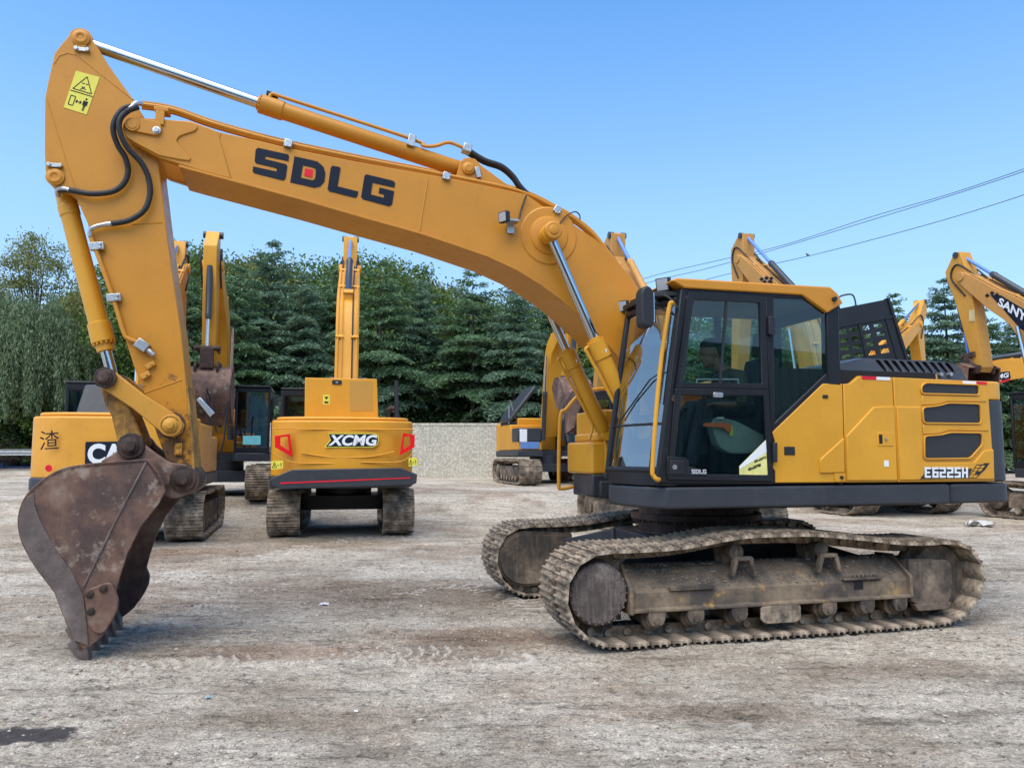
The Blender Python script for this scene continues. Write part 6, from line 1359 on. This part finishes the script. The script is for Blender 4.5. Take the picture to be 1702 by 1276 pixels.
            for sg in (-1,1): q.prism([tuple(B+M2@Vector((u*s,v*s))) for u, v in ((.10,.10),(.12,-.12),(-.1,-.15),(-.5,-.12),(-.5,.10),(-.32,.18),(-.1,.08))], y+sg*.25*s-.03, y+sg*.25*s+.03)
            q.build('hinge_ear', RUST, bk_, .01)
            for k in range(5):
                yy = y+(-.44+k*.22)*bw*s; q = MB(); e = B+M2@Vector((.02*s,-1.40*s)); e2 = B+M2@Vector((.24*s,-1.50*s)); q.tube([(e.x,yy,e.y),((e.x+e2.x)/2,yy,(e.y+e2.y)/2),(e2.x,yy,e2.y)],[.06*s,.045*s,.015*s],6); q.build('bucket_tooth', BUCG, bk_)
    return fr_, root, cw, bm__, cb_, stk if end else None
def X3(fr_, p, x): q = fr_.x(p[0], p[1], x); return Vector((x, q[0], q[1]))
def xdec(fr_, q, x, m, par, name, d=.004, bevel=0):
    mb = MB(); mb.xprism([fr_.x(p[0], p[1], x) for p in q], x-.003, x+d); return mb.build(name, m, par, bevel)
def xtext(s, fr_, a, b, c, d, x, m, par, name='lettering', **k): return text(s, quad(X3(fr_,a,x),X3(fr_,b,x),X3(fr_,c,x),X3(fr_,d,x)), m, par, name, **k)

# --- rear of the machine at left, mostly behind the bucket
f1, r1, c1_, b1, k1, s1 = machine('', (-7.55,15.8), .03, R(-75), 1.0, YELC, T=(-3.2,6.2), back=(-3.3,6.85), end=(-3.7,3.1), hood=False, track=.66)
r1['label'] = 'excavator behind the rusty bucket, brush-painted black character on its yellow counterweight'
XB = 2.76
xdec(f1, round_poly([(142,734),(234,733),(234,776),(141,776)],3), XB, NAVY, c1_, 'emblem_plate')
xtext('CAT', f1, (145,771),(229,771),(229,737),(146,737), XB+.008, WHT, c1_, 'emblem_lettering', bold=.045)
xdec(f1, [(168,773),(187,758),(206,773)], XB+.010, STKY, c1_, 'emblem_triangle')
xtext('渣', f1, (66,748),(98,746),(98,714),(66,716), XB-.03, NAVY, c1_, 'brush_character', bold=.0)
xdec(f1, [(81+6*math.cos(k*.6), 778+6*math.sin(k*.6)) for k in range(10)], XB-.02, REDD, c1_, 'red_reflector')
q = MB(); a, b_, c, d = [f1.x(p[0],p[1],2.2) for p in ((122,705),(285,705),(268,637),(136,637))]
q.add([(2.3,a[0],a[1]),(2.3,b_[0],b_[1]),(2.0,c[0],c[1]),(2.0,d[0],d[1]),(.6,a[0],a[1]),(.6,b_[0],b_[1]),(.6,c[0],c[1]),(.6,d[0],d[1])],[(0,1,2,3),(7,6,5,4),(0,4,5,1),(1,5,6,2),(2,6,7,3),(3,7,4,0)]); hd1 = q.build('engine_hood', GREY, r1, .03)
q = MB(); a, b_, c, d = [f1.x(p[0],p[1],2.3) for p in ((121,706),(290,706),(289,690),(123,690))]; q.xprism([a,b_,c,d], 1.4, 2.33); q.build('hood_base', BLK, hd1, .01)
q = MB(); p0 = f1.y3((370,772),1.36); q.tube([(-.9,1.36,1.3),(-1.05,1.45,1.9),(-1.05,1.5,2.75)],.022,8); q.tube([(-1.05,1.5,2.75),(-1.05,1.42,2.45)],.016,8); a1 = q.build('mirror_stay', PLAS, r1)
MX = Frame(f1.o[0], f1.o[1], f1.o[2], f1.a); mxx = -.95
mq = [X3(f1, p, mxx) for p in ((326,664),(333,660),(357,686),(349,693))]; dirx = Vector((1,0,0))
q = MB(); q.add(mq+[p-dirx*.05 for p in mq],[(0,1,2,3),(7,6,5,4),(0,4,5,1),(1,5,6,2),(2,6,7,3),(3,7,4,0)]); mf = q.build('rear_view_mirror', plain('pale_mirror', (.62,.70,.78), .12, .6, .03), r1, .012)
q = MB(); q.tube([X3(f1,p,mxx-.04) for p in ((366,772),(352,720),(342,680),(344,645),(350,668),(360,718))],.02,8); q.build('mirror_stay', PLAS, mf)

# --- rear of the machine in the middle
f2, r2, c2_, b2, k2, s2_ = machine('', (-3.72,17.15), .02, R(-78.5), 1.0, YELX, T=(-4.2,6.75), K=(-1.5,5.0), back=(-4.3,7.65), end=(-4.9,3.4), rodm=ROD, barm=DCYL, hood=False, track=.62, cylf=.12, cylk=.5)
r2['label'] = 'excavator seen from behind with red corner lamps and upright boom left of the wall'
XB = 2.75
xdec(f2, [(485.6,780),(666.5,777),(693,788),(692,802),(684,806),(468.6,812.5),(452,806.5),(450,795)], XB, GREY, c2_, 'rear_bumper', .06, .015)
xdec(f2, [(466,801.5),(682,793),(682,794.8),(466,804)], XB+.062, REDD, c2_, 'red_stripe')
for o_, i_ in (([(457,724.4),(482,721),(486.8,759.8),(457.6,743)], [(466,726.5),(478.5,725),(480.8,748.7),(466,739.7)]), ([(670,719.5),(689,723),(688.4,743),(664,756.7)], [(671.5,726),(681,724.5),(682,738.5),(670,747)])):
    mb = MB(); O = [f2.x(p[0],p[1],XB-.05) for p in o_]; I = [f2.x(p[0],p[1],XB-.05) for p in i_]; n = 4
    for xx in (XB-.06, XB+.018): mb.v += [(xx,p[0],p[1]) for p in O]+[(xx,p[0],p[1]) for p in I]
    for i in range(4):
        j = (i+1)%4; mb.f += [(i,j,4+j,4+i),(8+i,12+i,12+j,8+j),(i,8+i,8+j,j),(4+i,4+j,12+j,12+i)]; mb.m += [0]*4
    mb.build('corner_lamp', RED, c2_, .006)
xdec(f2, [(545.5,719.5),(622,719.5),(629,724),(630,732),(627,739),(620,743.5),(538.5,743.5),(548,731)], XB-.004, STKY, c2_, 'emblem_border')
xdec(f2, [(546.5,721),(621,721),(627.5,725),(628.5,732),(626,738),(619.5,742),(541.5,742),(550,731.5)], XB, NAVY, c2_, 'emblem_plate')
xtext('XCMG', f2, (545,740.5),(626,740.5),(627,722.5),(548,722.5), XB+.006, WHT, c2_, 'emblem_lettering', bold=.035, shear=.1)
q = MB()
for pl, rr in (([(453,752),(487,768),(555,770)],.012), ([(697-10,752),(664,767),(600,768)],.012), ([(500,752),(540,758.5),(578,760),(620,758),(655,750)],.014), ([(452,712),(572,713.5),(688,713)],.012)):
    q.tube(spline([X3(f2, p, XB-.028) for p in pl],6), rr, 6)
q.build('pressed_crease', YELX, c2_)
for q4 in ([(451,766),(470.5,765),(470.5,778.5),(451,780)], [(679,761),(693,760),(693,773.5),(679,774.5)]):
    w_ = xdec(f2, q4, XB-.01, STKY, c2_, 'warning_sign', .02); fn = quad(*[X3(f2, p, XB+.013) for p in (q4[3],q4[2],q4[1],q4[0])]); q = MB()
    for a, b_ in (((.08,.2),(.45,.2)),((.45,.2),(.26,.8)),((.26,.8),(.08,.2)),((.26,.35),(.26,.55)),((.5,.45),(.68,.45)),((.82,.2),(.82,.7)),((.76,.6),(.88,.6))): line2(a, b_, .05, fn, q, .7)
    q.build('warning_pictogram', NAVY, w_, smooth=0)
q = MB(); bx_ = [f2.x(p[0],p[1],2.1) for p in ((506,695),(629,694.7),(626.5,629.6),(507,627.5))]; q.xprism(bx_, .7, 2.1); hb = q.build('rear_housing', YELX, r2, .015)
xdec(f2, round_poly([(552,631.5),(568,632),(568,639),(552,638.6)],2), 2.1, PLAS, hb, 'housing_latch', .015); xdec(f2, [(558,634),(562,634),(562,636.5),(558,636.5)], 2.115, STEEL, hb, 'latch_key', .006)
xdec(f2, [(581,633),(619,634),(620,683),(581.5,683)], 2.1, plain('perforated_yellow', (.46,.235,.035), .6, var=.2, scale=90), hb, 'vent_panel', .004)
xdec(f2, [(537,656),(548,656),(548,672),(537,672)], 2.1, STKY, hb, 'warning_sign', .004); xdec(f2, [(539,659),(546,659),(542.5,664)], 2.105, NAVY, hb, 'warning_pictogram', .002); xdec(f2, [(539,667),(546,667),(546,670),(539,670)], 2.105, NAVY, hb, 'warning_pictogram', .002)
q = MB(); e = [X3(f2, p, 1.6) for p in ((645,700),(645,684),(649,679),(655,679))]; q.tube(spline(e,5), .055, 12); q.build('exhaust_pipe', RUST, r2)
q = MB(); e = [X3(f2, p, 1.4) for p in ((659,698),(659,684),(659,632))]; q.tube(e, [.10,.045,.04], 10); q.build('air_intake_stack', PLAS, r2)

# --- machine facing the camera with a bucket hanging in front of its boom
f3, r3, c3_, b3, k3, s3_ = machine('', (-8.05,21.4), .44, R(104), 1.0, YELX, T=(-3.0,5.75), K=(-1.3,4.6), back=(-3.05,6.5), end=(-3.0,3.25), curl=12, bw=1.15, track=.62, gauge=2.25, glassm=GLSW, armw=.8)
r3['label'] = 'excavator facing the camera with raised bucket and a blue paper in its cab windscreen'
q = MB(); q.bx(-1.07,-1.06,-1.1,-.65,1.42,1.66); q.build('windscreen_paper', PAPER, k3)

# --- machine facing the camera by the end of the wall
f4, r4, c4_, b4, k4, s4_ = machine('', (1.25,28.9), .55, R(105), 1.0, YELX, T=(-3.0,5.7), K=(-1.25,4.7), back=(-3.3,6.5), end=(-2.5,3.3), curl=-50, track=.8, gauge=2.3, glassm=GLSW)
r4['label'] = 'distant excavator facing the camera near the wall end, its dark engine cover tilted open'
q = MB(); q.xprism([(.5,2.15),(1.3,2.15),(1.25,2.30),(.6,2.32)], .4, 1.8); q.build('side_cover', GREY, r4, .03)
q = MB(); M3 = Matrix.Rotation(R(-48),3,'X') @ Matrix.Rotation(R(0),3,'Y'); q.obox((1.0,.80,2.95),(1.5,.16,1.7),Matrix.Rotation(R(38),3,'X')); q.build('open_engine_cover', GREY, r4, .07, seg=3)
q = MB(); q.tube([(.6,.95,2.2),(.6,1.2,3.1)],.02,6); q.tube([(.4,1.3,2.2),(.4,1.3,2.9)],.02,6); q.build('cover_stay', STEEL, r4)
q = MB(); q.bx(-1.0,-.2,.46,1.36,1.5,2.0); q.build('side_cover', GREY, r4, .04)
q = MB(); q.bx(-1.01,-.99,.55,1.25,1.25,1.5); q.build('front_plate', BLUEP, r4, .01)
q = MB(); q.bx(-1.005,-.985,1.0,1.28,1.5,1.95); q.build('head_lamp_panel', WHT, r4, .02)
text('CASE', quad((-1.16,-.70,1.02),(-1.16,-1.05,1.02),(-1.16,-1.05,1.12),(-1.16,-.70,1.12)), WHT, r4, 'nameplate_lettering', bold=.04)

# --- machine hidden behind the nearest one, boom pointing away
f5, r5, c5_, b5, k5, s5_ = machine('', (3.4,16.5), .0, R(-75), 1.0, YELS, T=(-2.9,6.55), K=(-1.2,4.7), back=(-2.8,7.15), end=(-4.1,2.9), rodm=ROD, barm=YELS)
r5['label'] = 'dusty excavator just behind the cab, its boom with blue rod rising past the near boom'
# --- larger machine further back, boom with diamond marks above the near cab
f6, r6, c6_, b6, k6, s6_ = machine('', (9.9,23.0), .0, R(-75), 1.25, YELS, T=(-5.0,8.75), K=(-1.7,5.8), back=(-4.9,9.6), end=(-5.7,3.5), rodm=ROD, barm=DCYL, track=.62, gauge=2.1)
r6['label'] = 'excavator with open black slotted cover, its diamond-marked boom tip above the near cab roof'
def side_marks(fr_, y, marks, par):
    q = MB()
    for px, py, w_, h_ in marks: q.prism([fr_.y(px-w_,py,y), fr_.y(px,py-h_,y), fr_.y(px+w_,py,y), fr_.y(px,py+h_,y)], y-.006, y+.002)
    q.build('diamond_marks', NAVY, par)
side_marks(f6, -.27*1.25, [(1266,464,4,3.5),(1274,462,4,3.5),(1282,463,4,3.5),(1271,468,4,3),(1280,468,5,3)], b6)

hp5 = [W(*p, 20.6) for p in ((1384,515),(1476,497),(1484,499),(1507,597),(1400,612))]
def loc5(p): return Vector(p) - Vector(f6.o)
Ri = Matrix.Rotation(-f6.a, 3, 'Z')
P5 = [Ri @ loc5(p) for p in hp5]; nrm = (P5[1]-P5[0]).cross(P5[4]-P5[0]).normalized()
def u5(u, v): return (P5[0]*(1-u)+P5[1]*u)*(1-v) + (P5[4]*(1-u)+P5[3]*u)*v
q = MB()
def slab(u0,u1,v0,v1,d0,d1):
    a = [u5(u0,v0),u5(u1,v0),u5(u1,v1),u5(u0,v1)]; q.add([p+nrm*d0 for p in a]+[p+nrm*d1 for p in a],[(0,1,2,3),(7,6,5,4),(0,4,5,1),(1,5,6,2),(2,6,7,3),(3,7,4,0)])
us = [0,.12,.19,.26,.36,.44,.53,.60,.72,.80,1.0]; vs5 = [0,.30,.36,.42,.50,.56,.64,.70,.78,.84,1.0]
cols_open = [(.02,.17),(.22,.36),(.44,.56),(.64,.78)]; rows_open = [(.36,.43),(.50,.57),(.64,.71),(.78,.85)]
ue = sorted({0,1,*[x for c in cols_open for x in c]}); ve = sorted({0,1,*[x for c in rows_open for x in c]})
for i in range(len(ue)-1):
    for j in range(len(ve)-1):
        if (ue[i],ue[i+1]) in cols_open and (ve[j],ve[j+1]) in rows_open: continue
        slab(ue[i],ue[i+1],ve[j],ve[j+1],0,.03)
slab(-.01,1.0,.27,.31,-.03,.035); slab(.385,.415,.3,1.,-.03,.035); slab(.85,.88,.3,1.,-.03,.035); slab(.98,1.02,-.02,1.02,-.05,.16)
oh = q.build('open_slotted_cover', BLK, r6, 0)
q = MB(); q.tube(spline([u5(.12,-.0),u5(.12,-.14),u5(.18,-.2),u5(.36,-.2),u5(.42,-.14),u5(.42,0)],4),.022,8); q.build('cover_handle', PLAS, oh)
q = MB(); slab(0,1,1.0,1.75,.0,.045); q.build('cover_apron', BLK, oh, 0)
for u in (.06, .94): q = MB(); p = u5(u, 1.3); q.tube([p, Vector((p.x-1.0, p.y, 2.95))], .03, 8); q.build('cover_stay', STEEL, r6)

# --- machine at the right edge, stick hanging behind the counterweight
_f7 = Frame(14.2,18.7,.0,R(-75)); T7 = _f7.y(1609,461,0); B7 = _f7.y(1598,425,0); E7 = _f7.y(1636,612,0); K7 = _f7.y(1716,535,0)
f7, r7, c7_, b7, k7, s7_ = machine('', (14.2,18.7), .0, R(-75), 1.05, YELS, T=T7, K=K7, back=B7, end=E7, curl=-25, rodm=ROD, barm=DCYL, stickm=YELW)
r7['label'] = 'excavator cut by the right edge, dark lettered band on its boom, rust-stained hanging stick'
y7 = -.27*1.05-.004
q = MB(); q.prism(f7.ys([(1646,490),(1664,491),(1690,507),(1740,535),(1735,572),(1695,545)], y7), y7-.004, y7+.004); bd7 = q.build('lettering_band', NAVY, b7)
text('SANY', quad(*[f7.y3(p, y7-.008) for p in ((1658,507),(1704,536),(1708,520),(1662,494))]), WHT, bd7, bold=.03)
side_marks(f7, y7, [(1641,491,4,3.5),(1649,487,4,3.5),(1657,490,4,3.5)], b7)
q = MB(); yS = -.2; q.prism(f7.ys([(1611,515),(1620,515),(1620,534),(1611,534)], -.205), -.215, -.20); q.build('warning_sign', plain('faded_sticker', (.55,.46,.22), .6), s7_)

# --- further machines whose sticks and booms show over the near machine
_f8 = Frame(12.4,27,.5,R(221)); T8 = _f8.y(1519,540,0); B8 = _f8.y(1530,502,0); E8 = _f8.y(1531,640,0)
f8, r8, c8_, b8, k8, s8_ = machine('', (12.4,27), .5, R(221), 1.0, YELX, T=T8, back=B8, end=E8, curl=-60, rodm=CHROME, barm=YELX)
r8['label'] = 'excavator far behind the louvred hood, showing only its short upright yellow stick'
_f10 = Frame(12.0,25.0,.35,R(178)); K10 = _f10.y(1650,622,.27); T10 = _f10.y(1800,598,.27)
f10, r10, c10_, b10, k10, s10_ = machine('', (12.0,25.0), .35, R(178), 1.0, YELX, T=T10, K=K10, end=(T10[0]-.6,1.0), curl=-40, rodm=CHROME, barm=DCYL)
r10['label'] = 'excavator far right, its low boom with black and red band running out of the photo'
y10 = .275
q = MB(); q.prism(f10.ys([(1652,624),(1656,619),(1678,617),(1680,628),(1668,633)], y10), y10-.004, y10+.005); bd = q.build('lettering_band', NAVY, b10); q = MB(); q.prism(f10.ys([(1661,634),(1679,628.5),(1679,631),(1664,637)], y10), y10-.003, y10+.007); q.build('red_stripe', REDD, bd)
text('XCMG', quad(*[f10.y3(p, y10+.009) for p in ((1637,633),(1676,627),(1677,619),(1638,625))]), WHT, bd, bold=.03)
